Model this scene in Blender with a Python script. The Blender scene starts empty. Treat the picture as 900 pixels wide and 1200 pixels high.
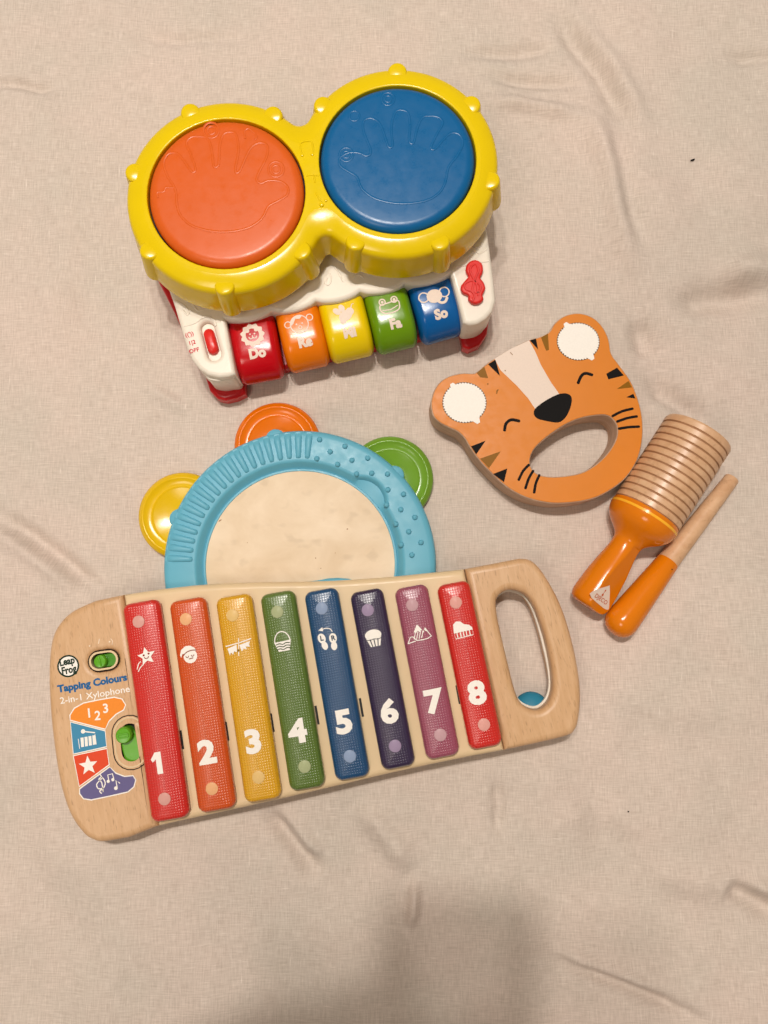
import bpy, bmesh, math, random
import numpy as np
from math import radians, sin, cos, pi, sqrt, atan2, hypot
from mathutils import Vector, Matrix
from mathutils.geometry import tessellate_polygon

random.seed(4)
np.random.seed(4)
scene = bpy.context.scene
COL = scene.collection

# ------------------------------------------------------------------ camera
F = 901.0                    # focal length in photo pixels (photo 900 x 1200)
TH = radians(6.5)            # forward tilt from straight down
HC = 0.55                    # camera height over the sheet
cd = bpy.data.cameras.new('camera')
cam = bpy.data.objects.new('camera', cd)
COL.objects.link(cam)
cam.location = (0, 0, HC)
cam.rotation_euler = (TH, 0, 0)
cd.sensor_fit = 'VERTICAL'
cd.sensor_height = 24.0
cd.lens = 24.0 * F / 1200.0
cd.clip_start = 0.001
cd.clip_end = 60
scene.camera = cam

# ------------------------------------------------------------------ light
wd = bpy.data.worlds.new('World')
scene.world = wd
wd.use_nodes = True
wd.node_tree.nodes['Background'].inputs['Color'].default_value = (1.0, 0.82, 0.65, 1)
wd.node_tree.nodes['Background'].inputs['Strength'].default_value = 0.20
LAMP = Vector((-0.11, 0.50, 1.80))
for i, (dx, dy, pw) in enumerate([(0.0, 0.0, 42.0), (-0.20, 0.04, 19.0), (0.18, 0.06, 17.0)]):
    ld = bpy.data.lights.new('ceiling_bulb', 'POINT')
    ld.energy = pw
    ld.color = (1.0, 0.935, 0.86)
    ld.shadow_soft_size = 0.035
    lo = bpy.data.objects.new('ceiling_bulb', ld)
    COL.objects.link(lo)
    lo.location = LAMP + Vector((dx, dy, 0))
# soft lamp added behind the camera to fill the shadows
ad = bpy.data.lights.new('added_fill_lamp', 'AREA')
ad.shape = 'DISK'
ad.size = 0.7
ad.energy = 8.5
ad.color = (1.0, 0.88, 0.76)
ao = bpy.data.objects.new('added_fill_lamp', ad)
COL.objects.link(ao)
ao.location = (-0.75, -0.85, 2.05)
ao.rotation_euler = (Vector((0, 0.1, 0)) - ao.location).to_track_quat('-Z', 'Y').to_euler()
vs = scene.view_settings
vs.view_transform = 'Standard'
vs.look = 'None'
vs.exposure = 0.42
vs.gamma = 1.0
scene.cycles.use_denoising = True
scene.cycles.max_bounces = 8

# ------------------------------------------------------------------ photo geometry
FWD = Vector((0, sin(TH), -cos(TH)))
UPV = Vector((0, cos(TH), sin(TH)))


def ray(u, v):
    return FWD + Vector((1, 0, 0)) * ((u - 450) / F) + UPV * ((600 - v) / F)


def U(u, v, z=0.0):
    """point at height z that the photo shows at pixel u, v"""
    d = ray(u, v)
    return Vector((0, 0, HC)) + d * ((z - HC) / d.z)


def Z(pts, ox, oy, sc):
    """points read in an enlarged view -> photo pixels"""
    return [(ox + x / sc, oy + y / sc) for x, y in pts]


def smooth(pts, n=6, closed=True):
    out = []
    m = len(pts)
    rng = range(m) if closed else range(m - 1)
    for i in rng:
        if closed:
            p0, p1, p2, p3 = pts[i - 1], pts[i], pts[(i + 1) % m], pts[(i + 2) % m]
        else:
            p0, p1, p2, p3 = pts[max(i - 1, 0)], pts[i], pts[i + 1], pts[min(i + 2, m - 1)]
        for k in range(n):
            t = k / n
            o = []
            for a, b, c, d in zip(p0, p1, p2, p3):
                o.append(0.5 * (2 * b + (c - a) * t + (2 * a - 5 * b + 4 * c - d) * t * t + (3 * b - a - 3 * c + d) * t ** 3))
            out.append(tuple(o))
    if not closed:
        out.append(tuple(pts[-1]))
    return out


# ------------------------------------------------------------------ materials
def new_mat(name):
    m = bpy.data.materials.new(name)
    m.use_nodes = True
    nt = m.node_tree
    b = nt.nodes['Principled BSDF']
    return m, nt, b


def srgb(r, g, b):
    f = lambda c: (c / 255 / 12.92) if c / 255 <= 0.04045 else ((c / 255 + 0.055) / 1.055) ** 2.4
    return (f(r), f(g), f(b), 1)


def node(nt, typ, **kw):
    n = nt.nodes.new(typ)
    for k, v in kw.items():
        setattr(n, k, v)
    return n


def plastic(name, col, rough=0.3, coat=0.0, sss=0.0, var=0.05, bump=0.04, bscale=350):
    m, nt, b = new_mat(name)
    tc = node(nt, 'ShaderNodeTexCoord')
    no = node(nt, 'ShaderNodeTexNoise')
    no.inputs['Scale'].default_value = 60
    no.inputs['Detail'].default_value = 5
    nt.links.new(tc.outputs['Object'], no.inputs['Vector'])
    mx = node(nt, 'ShaderNodeMix', data_type='RGBA')
    c = Vector(col[:3])
    mx.inputs['A'].default_value = (*(c * (1 - var)), 1)
    mx.inputs['B'].default_value = (*(c * (1 + var)), 1)
    nt.links.new(no.outputs['Fac'], mx.inputs['Factor'])
    nt.links.new(mx.outputs['Result'], b.inputs['Base Color'])
    # faint scuffs in the gloss
    n2 = node(nt, 'ShaderNodeTexNoise')
    n2.inputs['Scale'].default_value = 140
    n2.inputs['Detail'].default_value = 8
    n2.inputs['Roughness'].default_value = 0.7
    nt.links.new(tc.outputs['Object'], n2.inputs['Vector'])
    mr = node(nt, 'ShaderNodeMapRange')
    mr.inputs['From Min'].default_value = 0.3
    mr.inputs['From Max'].default_value = 0.75
    mr.inputs['To Min'].default_value = rough * 0.8
    mr.inputs['To Max'].default_value = rough * 1.35
    nt.links.new(n2.outputs['Fac'], mr.inputs['Value'])
    nt.links.new(mr.outputs['Result'], b.inputs['Roughness'])
    n3 = node(nt, 'ShaderNodeTexNoise')
    n3.inputs['Scale'].default_value = bscale
    n3.inputs['Detail'].default_value = 3
    nt.links.new(tc.outputs['Object'], n3.inputs['Vector'])
    bp = node(nt, 'ShaderNodeBump')
    bp.inputs['Strength'].default_value = bump
    bp.inputs['Distance'].default_value = 0.0006
    nt.links.new(n3.outputs['Fac'], bp.inputs['Height'])
    nt.links.new(bp.outputs['Normal'], b.inputs['Normal'])
    b.inputs['Specular IOR Level'].default_value = 0.4
    b.inputs['Coat Weight'].default_value = coat
    b.inputs['Coat Roughness'].default_value = 0.12
    if sss:
        b.inputs['Subsurface Weight'].default_value = sss
        b.inputs['Subsurface Radius'].default_value = (0.004, 0.003, 0.002)
        b.inputs['Subsurface Scale'].default_value = 0.5
    return m


def wood(name, ca, cb, sx, sy, sz, rough=0.5, fleck=0.5, coat=0.0):
    """grain: fine noise stretched along one axis plus short dark flecks"""
    m, nt, b = new_mat(name)
    tc = node(nt, 'ShaderNodeTexCoord')
    mp = node(nt, 'ShaderNodeMapping')
    mp.inputs['Scale'].default_value = (sx, sy, sz)
    nt.links.new(tc.outputs['Object'], mp.inputs['Vector'])
    n1 = node(nt, 'ShaderNodeTexNoise')
    n1.inputs['Scale'].default_value = 1.0
    n1.inputs['Detail'].default_value = 6
    n1.inputs['Roughness'].default_value = 0.6
    n1.inputs['Distortion'].default_value = 0.4
    nt.links.new(mp.outputs['Vector'], n1.inputs['Vector'])
    rp = node(nt, 'ShaderNodeValToRGB')
    rp.color_ramp.elements[0].position = 0.3
    rp.color_ramp.elements[0].color = cb
    rp.color_ramp.elements[1].position = 0.7
    rp.color_ramp.elements[1].color = ca
    nt.links.new(n1.outputs['Fac'], rp.inputs['Fac'])
    m2 = node(nt, 'ShaderNodeMapping')
    m2.inputs['Scale'].default_value = (sx * 2.8, sy * 2.8, sz * 2.8)
    nt.links.new(tc.outputs['Object'], m2.inputs['Vector'])
    n2 = node(nt, 'ShaderNodeTexNoise')
    n2.inputs['Scale'].default_value = 1.0
    n2.inputs['Detail'].default_value = 2
    nt.links.new(m2.outputs['Vector'], n2.inputs['Vector'])
    r2 = node(nt, 'ShaderNodeValToRGB')
    r2.color_ramp.elements[0].position = 0.60
    r2.color_ramp.elements[0].color = (0, 0, 0, 1)
    r2.color_ramp.elements[1].position = 0.72
    r2.color_ramp.elements[1].color = (1, 1, 1, 1)
    nt.links.new(n2.outputs['Fac'], r2.inputs['Fac'])
    ml = node(nt, 'ShaderNodeMath', operation='MULTIPLY')
    ml.inputs[1].default_value = fleck
    nt.links.new(r2.outputs['Color'], ml.inputs[0])
    mx = node(nt, 'ShaderNodeMix', data_type='RGBA')
    nt.links.new(ml.outputs[0], mx.inputs['Factor'])
    nt.links.new(rp.outputs['Color'], mx.inputs['A'])
    mx.inputs['B'].default_value = (cb[0] * 0.55, cb[1] * 0.5, cb[2] * 0.42, 1)
    nt.links.new(mx.outputs['Result'], b.inputs['Base Color'])
    b.inputs['Roughness'].default_value = rough
    b.inputs['Coat Weight'].default_value = coat
    b.inputs['Coat Roughness'].default_value = 0.25
    bp = node(nt, 'ShaderNodeBump')
    bp.inputs['Strength'].default_value = 0.12
    bp.inputs['Distance'].default_value = 0.0004
    nt.links.new(n1.outputs['Fac'], bp.inputs['Height'])
    nt.links.new(bp.outputs['Normal'], b.inputs['Normal'])
    return m


def bar_mat(name, col, glint=0.45):
    """clear-coated plastic bar with a grid of tiny moulded dimples under the surface"""
    m, nt, b = new_mat(name)
    uv = node(nt, 'ShaderNodeUVMap')
    sp = node(nt, 'ShaderNodeSeparateXYZ')
    nt.links.new(uv.outputs['UV'], sp.inputs[0])
    pitch = 0.00165
    prod = node(nt, 'ShaderNodeMath', operation='MULTIPLY')
    for k, ax in enumerate('XY'):
        a = node(nt, 'ShaderNodeMath', operation='MULTIPLY')
        a.inputs[1].default_value = 2 * pi / pitch
        nt.links.new(sp.outputs[ax], a.inputs[0])
        s = node(nt, 'ShaderNodeMath', operation='SINE')
        nt.links.new(a.outputs[0], s.inputs[0])
        h = node(nt, 'ShaderNodeMath', operation='MULTIPLY_ADD')
        h.inputs[1].default_value = 0.5
        h.inputs[2].default_value = 0.5
        nt.links.new(s.outputs[0], h.inputs[0])
        nt.links.new(h.outputs[0], prod.inputs[k])
    bp = node(nt, 'ShaderNodeBump')
    bp.inputs['Strength'].default_value = 1.0
    bp.inputs['Distance'].default_value = 0.00022
    nt.links.new(prod.outputs[0], bp.inputs['Height'])
    nt.links.new(bp.outputs['Normal'], b.inputs['Normal'])
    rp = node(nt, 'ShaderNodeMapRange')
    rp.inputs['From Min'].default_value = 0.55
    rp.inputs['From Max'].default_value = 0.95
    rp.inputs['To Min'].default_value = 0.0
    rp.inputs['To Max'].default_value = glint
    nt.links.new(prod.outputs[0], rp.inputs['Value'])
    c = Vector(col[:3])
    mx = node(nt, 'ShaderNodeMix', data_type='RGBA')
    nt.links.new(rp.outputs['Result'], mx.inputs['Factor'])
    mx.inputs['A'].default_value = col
    li = c * 1.35 + Vector((0.06, 0.06, 0.06))  # dimple tops coloured paler to imitate glints of light
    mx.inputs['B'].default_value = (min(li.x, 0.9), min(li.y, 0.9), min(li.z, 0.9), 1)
    nt.links.new(mx.outputs['Result'], b.inputs['Base Color'])
    b.inputs['Subsurface Weight'].default_value = 0.12
    b.inputs['Subsurface Radius'].default_value = (0.004, 0.003, 0.002)
    b.inputs['Subsurface Scale'].default_value = 0.6
    b.inputs['Roughness'].default_value = 0.28
    b.inputs['Specular IOR Level'].default_value = 0.55
    b.inputs['Coat Weight'].default_value = 0.6
    b.inputs['Coat Roughness'].default_value = 0.34
    tc = node(nt, 'ShaderNodeTexCoord')
    no = node(nt, 'ShaderNodeTexNoise')
    no.inputs['Scale'].default_value = 500
    no.inputs['Detail'].default_value = 4
    nt.links.new(tc.outputs['Object'], no.inputs['Vector'])
    b2 = node(nt, 'ShaderNodeBump')
    b2.inputs['Strength'].default_value = 0.10
    b2.inputs['Distance'].default_value = 0.0004
    nt.links.new(no.outputs['Fac'], b2.inputs['Height'])
    nt.links.new(b2.outputs['Normal'], b.inputs['Coat Normal'])
    return m


def ink_mat(name, col, rough=0.45):
    m, nt, b = new_mat(name)
    tc = node(nt, 'ShaderNodeTexCoord')
    no = node(nt, 'ShaderNodeTexNoise')
    no.inputs['Scale'].default_value = 900
    no.inputs['Detail'].default_value = 3
    nt.links.new(tc.outputs['Object'], no.inputs['Vector'])
    mx = node(nt, 'ShaderNodeMix', data_type='RGBA')
    c = Vector(col[:3])
    mx.inputs['A'].default_value = (*(c * 0.93), 1)
    mx.inputs['B'].default_value = (*(c * 1.05), 1)
    nt.links.new(no.outputs['Fac'], mx.inputs['Factor'])
    nt.links.new(mx.outputs['Result'], b.inputs['Base Color'])
    b.inputs['Roughness'].default_value = rough
    b.inputs['Specular IOR Level'].default_value = 0.12
    return m


def cloth_mat():
    m, nt, b = new_mat('woven_sheet')
    tc = node(nt, 'ShaderNodeTexCoord')

    def threads(scale, detail, rough=0.6):
        mp = node(nt, 'ShaderNodeMapping')
        mp.inputs['Scale'].default_value = scale
        nt.links.new(tc.outputs['Object'], mp.inputs['Vector'])
        n = node(nt, 'ShaderNodeTexNoise')
        n.inputs['Scale'].default_value = 1
        n.inputs['Detail'].default_value = detail
        n.inputs['Roughness'].default_value = rough
        nt.links.new(mp.outputs['Vector'], n.inputs['Vector'])
        return n.outputs['Fac']
    warp = threads((95, 1250, 1), 3)
    weft = threads((1250, 95, 1), 3)
    slub1 = threads((70, 700, 1), 2)
    slub2 = threads((700, 60, 1), 2)
    big = threads((9, 9, 9), 4)
    add = node(nt, 'ShaderNodeMath', operation='ADD')
    nt.links.new(warp, add.inputs[0])
    nt.links.new(weft, add.inputs[1])
    rp = node(nt, 'ShaderNodeMapRange')
    rp.inputs['From Min'].default_value = 0.65
    rp.inputs['From Max'].default_value = 1.35
    nt.links.new(add.outputs[0], rp.inputs['Value'])
    base = node(nt, 'ShaderNodeMix', data_type='RGBA')
    base.inputs['A'].default_value = (0.505, 0.428, 0.366, 1)
    base.inputs['B'].default_value = (0.730, 0.642, 0.570, 1)
    nt.links.new(rp.outputs['Result'], base.inputs['Factor'])
    # soft pinkish / greyish mottling of the dye
    mot = node(nt, 'ShaderNodeMix', data_type='RGBA', blend_type='MULTIPLY')
    mr = node(nt, 'ShaderNodeValToRGB')
    mr.color_ramp.elements[0].position = 0.35
    mr.color_ramp.elements[0].color = (0.94, 0.95, 0.94, 1)
    mr.color_ramp.elements[1].position = 0.65
    mr.color_ramp.elements[1].color = (1.03, 0.99, 0.985, 1)
    nt.links.new(big, mr.inputs['Fac'])
    mot.inputs['Factor'].default_value = 1
    nt.links.new(base.outputs['Result'], mot.inputs['A'])
    nt.links.new(mr.outputs['Color'], mot.inputs['B'])
    # sparse pale slubs
    last = mot.outputs['Result']
    for s in (slub1, slub2):
        r = node(nt, 'ShaderNodeMapRange')
        r.inputs['From Min'].default_value = 0.66
        r.inputs['From Max'].default_value = 0.80
        r.inputs['To Max'].default_value = 0.8
        nt.links.new(s, r.inputs['Value'])
        mm = node(nt, 'ShaderNodeMix', data_type='RGBA')
        mm.inputs['B'].default_value = (0.82, 0.73, 0.65, 1)
        nt.links.new(r.outputs['Result'], mm.inputs['Factor'])
        nt.links.new(last, mm.inputs['A'])
        last = mm.outputs['Result']
    nt.links.new(last, b.inputs['Base Color'])
    b.inputs['Roughness'].default_value = 0.85
    b.inputs['Specular IOR Level'].default_value = 0.15
    b.inputs['Sheen Weight'].default_value = 0.12
    b.inputs['Sheen Roughness'].default_value = 0.5
    bp = node(nt, 'ShaderNodeBump')
    bp.inputs['Strength'].default_value = 0.35
    bp.inputs['Distance'].default_value = 0.0006
    nt.links.new(add.outputs[0], bp.inputs['Height'])
    nt.links.new(bp.outputs['Normal'], b.inputs['Normal'])
    return m


M = {}
M['yellow'] = plastic('yellow_plastic', srgb(224, 194, 0), 0.2)
M['white'] = plastic('white_plastic', srgb(232, 224, 210), 0.3)
M['red'] = plastic('red_plastic', srgb(196, 14, 24), 0.3)
M['redtoy'] = plastic('red_button_plastic', srgb(214, 40, 34), 0.3)
M['orange_pad'] = plastic('orange_pad_rubber', srgb(212, 92, 24), 0.33)
M['blue_pad'] = plastic('blue_pad_rubber', srgb(0, 92, 148), 0.3)
M['key_red'] = plastic('key_red', srgb(186, 2, 18), 0.2)
M['key_orange'] = plastic('key_orange', srgb(228, 118, 2), 0.2)
M['key_yellow'] = plastic('key_yellow', srgb(228, 196, 0), 0.2)
M['key_green'] = plastic('key_green', srgb(102, 144, 10), 0.2)
M['key_blue'] = plastic('key_blue', srgb(0, 88, 156), 0.2)
M['gap'] = plastic('dark_gap', (0.012, 0.010, 0.010, 1), 0.6)
M['teal'] = plastic('teal_plastic', srgb(98, 172, 196), 0.4)
M['jingle_yellow'] = plastic('jingle_yellow', srgb(226, 184, 10), 0.2)
M['jingle_orange'] = plastic('jingle_orange', srgb(228, 112, 2), 0.2)
M['jingle_green'] = plastic('jingle_green', srgb(112, 158, 46), 0.2)
M['skin_wood'] = wood('plywood_skin', srgb(234, 213, 184), srgb(214, 188, 152), 24, 34, 30, 0.5, 0.22)
M['beech'] = wood('beech_wood', srgb(212, 173, 132), srgb(200, 158, 114), 420, 60, 60, 0.42, 0.55)
M['cream'] = plastic('cream_plastic', srgb(222, 196, 156), 0.34)
M['tiger_wood'] = wood('raw_tiger_wood', srgb(206, 174, 146), srgb(178, 142, 116), 60, 60, 260, 0.6, 0.35)
M['tiger_paint'] = plastic('tiger_orange_paint', srgb(214, 124, 10), 0.42, bump=0.03, bscale=500)
M['guiro_wood'] = wood('guiro_wood', srgb(220, 180, 142), srgb(198, 152, 112), 90, 90, 90, 0.42, 0.3, 0.2)
M['groove'] = wood('burnt_groove', srgb(176, 128, 90), srgb(150, 106, 72), 90, 90, 90, 0.7, 0.2)
M['guiro_paint'] = plastic('guiro_orange_paint', srgb(218, 120, 8), 0.17, bump=0.02)
M['guiro_band'] = plastic('guiro_yellow_band', srgb(246, 178, 44), 0.2, bump=0.02)
M['green_knob'] = plastic('green_knob', srgb(92, 166, 30), 0.25)
M['green_dark'] = plastic('green_slider', srgb(74, 140, 36), 0.3)
M['ink_white'] = ink_mat('ink_white', srgb(245, 240, 232))
M['ink_cream'] = ink_mat('ink_cream', srgb(238, 220, 196))
M['ink_black'] = ink_mat('ink_black', (0.006, 0.005, 0.005, 1), 0.65)
M['ink_olive'] = ink_mat('ink_olive', srgb(138, 92, 14), 0.4)
M['ink_umber'] = ink_mat('ink_umber', srgb(70, 44, 14), 0.5)
M['ink_pink'] = ink_mat('ink_offwhite', srgb(232, 214, 200), 0.4)
M['ink_blue'] = ink_mat('ink_blue', srgb(30, 98, 152))
M['ink_orange'] = ink_mat('ink_orange', srgb(238, 142, 52))
M['ink_sky'] = ink_mat('ink_sky', srgb(70, 140, 176))
M['ink_red'] = ink_mat('ink_red', srgb(222, 78, 46))
M['ink_purple'] = ink_mat('ink_purple', srgb(104, 98, 142))
M['ink_green'] = ink_mat('ink_dark_green', srgb(24, 48, 36))
M['ink_brown'] = ink_mat('ink_rust', srgb(196, 96, 52))
M['ink_redtext'] = ink_mat('ink_redtext', srgb(206, 40, 60))
M['phone'] = plastic('phone_shell', (0.02, 0.02, 0.022, 1), 0.3)
M['shirt'] = plastic('grey_cotton', (0.18, 0.17, 0.17, 1), 0.9)

BARCOL = [srgb(204, 30, 20), srgb(206, 78, 8), srgb(216, 160, 16), srgb(86, 112, 38),
          srgb(2, 68, 112), srgb(44, 28, 66), srgb(154, 76, 98), srgb(204, 30, 20)]
RIVCOL = [srgb(214, 160, 150), srgb(232, 176, 128), srgb(226, 190, 124), srgb(170, 178, 136),
          srgb(142, 160, 190), srgb(158, 140, 168), srgb(196, 158, 164), srgb(222, 162, 152)]

# ------------------------------------------------------------------ object helpers
MW = {}


def thing(name, label, cat, loc, mat=None, group=None):
    e = bpy.data.objects.new(name, None)
    COL.objects.link(e)
    mw = mat if mat is not None else Matrix.Translation(loc)
    e.matrix_world = mw
    e.empty_display_size = 0.02
    e['label'] = label
    e['category'] = cat
    if group:
        e['group'] = group
    MW[e.name] = mw
    return e


def finish(me, mat, smooth_deg=35):
    mats = mat if isinstance(mat, (list, tuple)) else [mat]
    for m in mats:
        me.materials.append(M[m] if isinstance(m, str) else m)
    if smooth_deg:
        me.polygons.foreach_set('use_smooth', [True] * len(me.polygons))
        me.set_sharp_from_angle(angle=radians(smooth_deg))
    me.update()


def part(name, geo, mat, parent, world=True, smooth_deg=35, loc=None, rot=None, root=None, fmat=None, label=None):
    """geo = (verts, faces); world: verts are in world space and get moved into the thing's frame"""
    verts, faces = geo
    root = root or parent
    while root.parent is not None:
        root = root.parent
    if world:
        inv = MW[root.name].inverted()
        verts = [inv @ Vector(v) for v in verts]
    me = bpy.data.meshes.new(name)
    me.from_pydata([tuple(v) for v in verts], [], faces)
    if fmat is not None:
        me.polygons.foreach_set('material_index', fmat)
    finish(me, mat, smooth_deg)
    o = bpy.data.objects.new(name, me)
    COL.objects.link(o)
    o.parent = parent
    if loc is not None:
        o.location = loc
    if rot is not None:
        o.rotation_euler = rot
    if label:
        o['label'] = label
    return o


def share(src, parent, loc=(0, 0, 0), rot=(0, 0, 0), name=None):
    o = bpy.data.objects.new(name or src.name.split('.')[0], src.data)
    COL.objects.link(o)
    o.parent = parent
    o.location = loc
    o.rotation_euler = rot
    return o


def merge(*geos):
    V, Fc = [], []
    for v, f in geos:
        n = len(V)
        V += list(v)
        Fc += [tuple(i + n for i in q) for q in f]
    return V, Fc


def xf(geo, fn):
    return [fn(Vector(v)) for v in geo[0]], geo[1]


def slab(loops, z0, z1, bev=0.001, res=3):
    """solid with rounded rims from closed 2D loops (first = outline, others = holes)"""
    cu = bpy.data.curves.new('tmp', 'CURVE')
    cu.dimensions = '2D'
    cu.fill_mode = 'BOTH'
    for lp in loops:
        s = cu.splines.new('POLY')
        s.points.add(len(lp) - 1)
        for p, q in zip(s.points, lp):
            p.co = (q[0], q[1], 0, 1)
        s.use_cyclic_u = True
    half = (z1 - z0) / 2
    cu.extrude = max(half - bev, 0)
    cu.bevel_depth = bev
    cu.bevel_resolution = res
    cu.offset = -bev
    ob = bpy.data.objects.new('tmp', cu)
    COL.objects.link(ob)
    dg = bpy.context.evaluated_depsgraph_get()
    me = bpy.data.meshes.new_from_object(ob.evaluated_get(dg))
    zc = (z0 + z1) / 2
    V = [Vector((v.co.x, v.co.y, v.co.z + zc)) for v in me.vertices]
    Fc = [tuple(p.vertices) for p in me.polygons]
    bpy.data.objects.remove(ob)
    bpy.data.curves.remove(cu)
    bpy.data.meshes.remove(me)
    return V, Fc


def lathe(profile, n=48, a0=0.0, a1=2 * pi, cap=True):
    """profile (r, z) swept round z"""
    full = abs(a1 - a0 - 2 * pi) < 1e-6
    V, Fc = [], []
    cols = n if full else n + 1
    for i in range(cols):
        a = a0 + (a1 - a0) * i / n
        for r, z in profile:
            V.append(Vector((r * cos(a), r * sin(a), z)))
    k = len(profile)
    for i in range(n):
        j = (i + 1) % cols
        for m in range(k - 1):
            a, b, c, d = i * k + m, j * k + m, j * k + m + 1, i * k + m + 1
            Fc.append((a, b, c, d))
    return V, Fc


def tube(pts, r, n=8, closed=False, flat=1.0):
    pts = [Vector(p) for p in pts]
    V, Fc = [], []
    m = len(pts)
    for i, p in enumerate(pts):
        if closed:
            t = pts[(i + 1) % m] - pts[i - 1]
        else:
            t = pts[min(i + 1, m - 1)] - pts[max(i - 1, 0)]
        t.normalize()
        side = Vector((0, 0, 1)).cross(t)
        if side.length < 1e-6:
            side = Vector((1, 0, 0))
        side.normalize()
        up = t.cross(side)
        for k in range(n):
            a = 2 * pi * k / n
            V.append(p + side * (r * cos(a)) + up * (r * flat * sin(a)))
    for i in range(m if closed else m - 1):
        j = (i + 1) % m
        for k in range(n):
            l = (k + 1) % n
            Fc.append((i * n + k, i * n + l, j * n + l, j * n + k))
    if not closed:
        Fc.append(tuple(range(n))[::-1])
        Fc.append(tuple((m - 1) * n + k for k in range(n)))
    return V, Fc


def loft(rings, cap0=True, cap1=True):
    V, Fc = [], []
    n = len(rings[0])
    for r in rings:
        V += [Vector(p) for p in r]
    for i in range(len(rings) - 1):
        for k in range(n):
            l = (k + 1) % n
            Fc.append((i * n + k, i * n + l, (i + 1) * n + l, (i + 1) * n + k))
    if cap0:
        Fc.append(tuple(range(n))[::-1])
    if cap1:
        b = (len(rings) - 1) * n
        Fc.append(tuple(b + k for k in range(n)))
    return V, Fc


class Ink:
    """flat print: shapes in 2D (metres), later laid onto a surface"""

    def __init__(self):
        self.V, self.F, self.E, self.k = [], [], [], 0

    def _add(self, vs, fs):
        n = len(self.V)
        self.V += [(v[0], v[1]) for v in vs]
        self.E += [self.k] * len(vs)
        self.F += [tuple(i + n for i in f) for f in fs]
        self.k += 1

    def poly(self, pts, *holes):
        loops = [[Vector((p[0], p[1], 0)) for p in lp] for lp in (pts,) + holes]
        tris = tessellate_polygon(loops)
        flat = [p for lp in loops for p in lp]
        self._add(flat, [tuple(t) for t in tris])
        return self

    def disc(self, c, r, n=22, ry=None, ang=0):
        ry = ry or r
        self.poly([(c[0] + r * cos(a) * cos(ang) - ry * sin(a) * sin(ang), c[1] + r * cos(a) * sin(ang) + ry * sin(a) * cos(ang))
                   for a in [2 * pi * i / n for i in range(n)]])
        return self

    def stroke(self, pts, w, closed=False, taper=False):
        P = [Vector((p[0], p[1])) for p in pts]
        m = len(P)
        vs, fs = [], []
        for i, p in enumerate(P):
            t = (P[(i + 1) % m] - P[i - 1]) if closed else (P[min(i + 1, m - 1)] - P[max(i - 1, 0)])
            if t.length < 1e-9:
                t = Vector((1, 0))
            t.normalize()
            nrm = Vector((-t.y, t.x)) * (w / 2)
            vs += [p + nrm, p - nrm]
        for i in range(m if closed else m - 1):
            j = (i + 1) % m
            fs.append((2 * i, 2 * i + 1, 2 * j + 1, 2 * j))
        if not closed:
            for e in (0, m - 1):
                c = len(vs)
                base = P[e]
                t = (P[0] - P[1]) if e == 0 else (P[-1] - P[-2])
                t.normalize()
                s = Vector((-t.y, t.x))
                ids = []
                for k in range(7):
                    a = -pi / 2 + pi * k / 6
                    vs.append(base + (t * cos(a) + s * sin(a)) * (w / 2))
                    ids.append(c + k)
                fs.append(tuple(ids))
        self._add(vs, fs)
        return self

    def text(self, s, c, size, ang=0.0, bold=0.0, align='CENTER', squeeze=1.0, shear=0.0, width=None):
        cu = bpy.data.curves.new('tmp', 'FONT')
        cu.body = s
        cu.size = size
        cu.offset = bold * size
        cu.resolution_u = 3
        cu.align_x = align
        cu.align_y = 'CENTER'
        cu.shear = shear
        ob = bpy.data.objects.new('tmp', cu)
        COL.objects.link(ob)
        dg = bpy.context.evaluated_depsgraph_get()
        me = bpy.data.meshes.new_from_object(ob.evaluated_get(dg))
        vs = [(v.co.x * squeeze, v.co.y) for v in me.vertices]
        if width and vs:
            x0, x1 = min(v[0] for v in vs), max(v[0] for v in vs)
            k = width / (x1 - x0)
            vs = [(v[0] * k, v[1]) for v in vs]
        vs = [(c[0] + x * cos(ang) - y * sin(ang), c[1] + x * sin(ang) + y * cos(ang)) for x, y in vs]
        fs = [tuple(p.vertices) for p in me.polygons]
        bpy.data.objects.remove(ob)
        bpy.data.curves.remove(cu)
        bpy.data.meshes.remove(me)
        if fs:
            self._add(vs, fs)
        return self

    def geo(self, fn, lift=0.00012, step=0.00003, maxlen=None):
        """fn(x, y, height above surface) -> 3D"""
        V, Fc, E = self.V, self.F, self.E
        if maxlen:
            bm = bmesh.new()
            lay = bm.verts.layers.float.new('e')
            bv = []
            for v, e in zip(V, E):
                q = bm.verts.new((v[0], v[1], 0))
                q[lay] = e
                bv.append(q)
            for f in Fc:
                try:
                    bm.faces.new([bv[i] for i in f])
                except ValueError:
                    pass
            bmesh.ops.triangulate(bm, faces=bm.faces[:])
            for _ in range(5):
                long = [e for e in bm.edges if e.calc_length() > maxlen]
                if not long:
                    break
                bmesh.ops.subdivide_edges(bm, edges=long, cuts=1, use_grid_fill=True)
                bmesh.ops.triangulate(bm, faces=bm.faces[:])
            bm.verts.index_update()
            V = [(v.co.x, v.co.y) for v in bm.verts]
            E = [v[lay] for v in bm.verts]
            Fc = [tuple(v.index for v in f.verts) for f in bm.faces]
            bm.free()
        # make every face look up
        out = []
        for f in Fc:
            a, b, c = V[f[0]], V[f[1]], V[f[2]]
            ar = sum(V[f[i]][0] * V[f[(i + 1) % len(f)]][1] - V[f[(i + 1) % len(f)]][0] * V[f[i]][1] for i in range(len(f)))
            out.append(f if ar >= 0 else f[::-1])
        return [fn(v[0], v[1], lift + e * step) for v, e in zip(V, E)], out


def rot2(p, a, c=(0, 0)):
    return (c[0] + p[0] * cos(a) - p[1] * sin(a), c[1] + p[0] * sin(a) + p[1] * cos(a))


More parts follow.
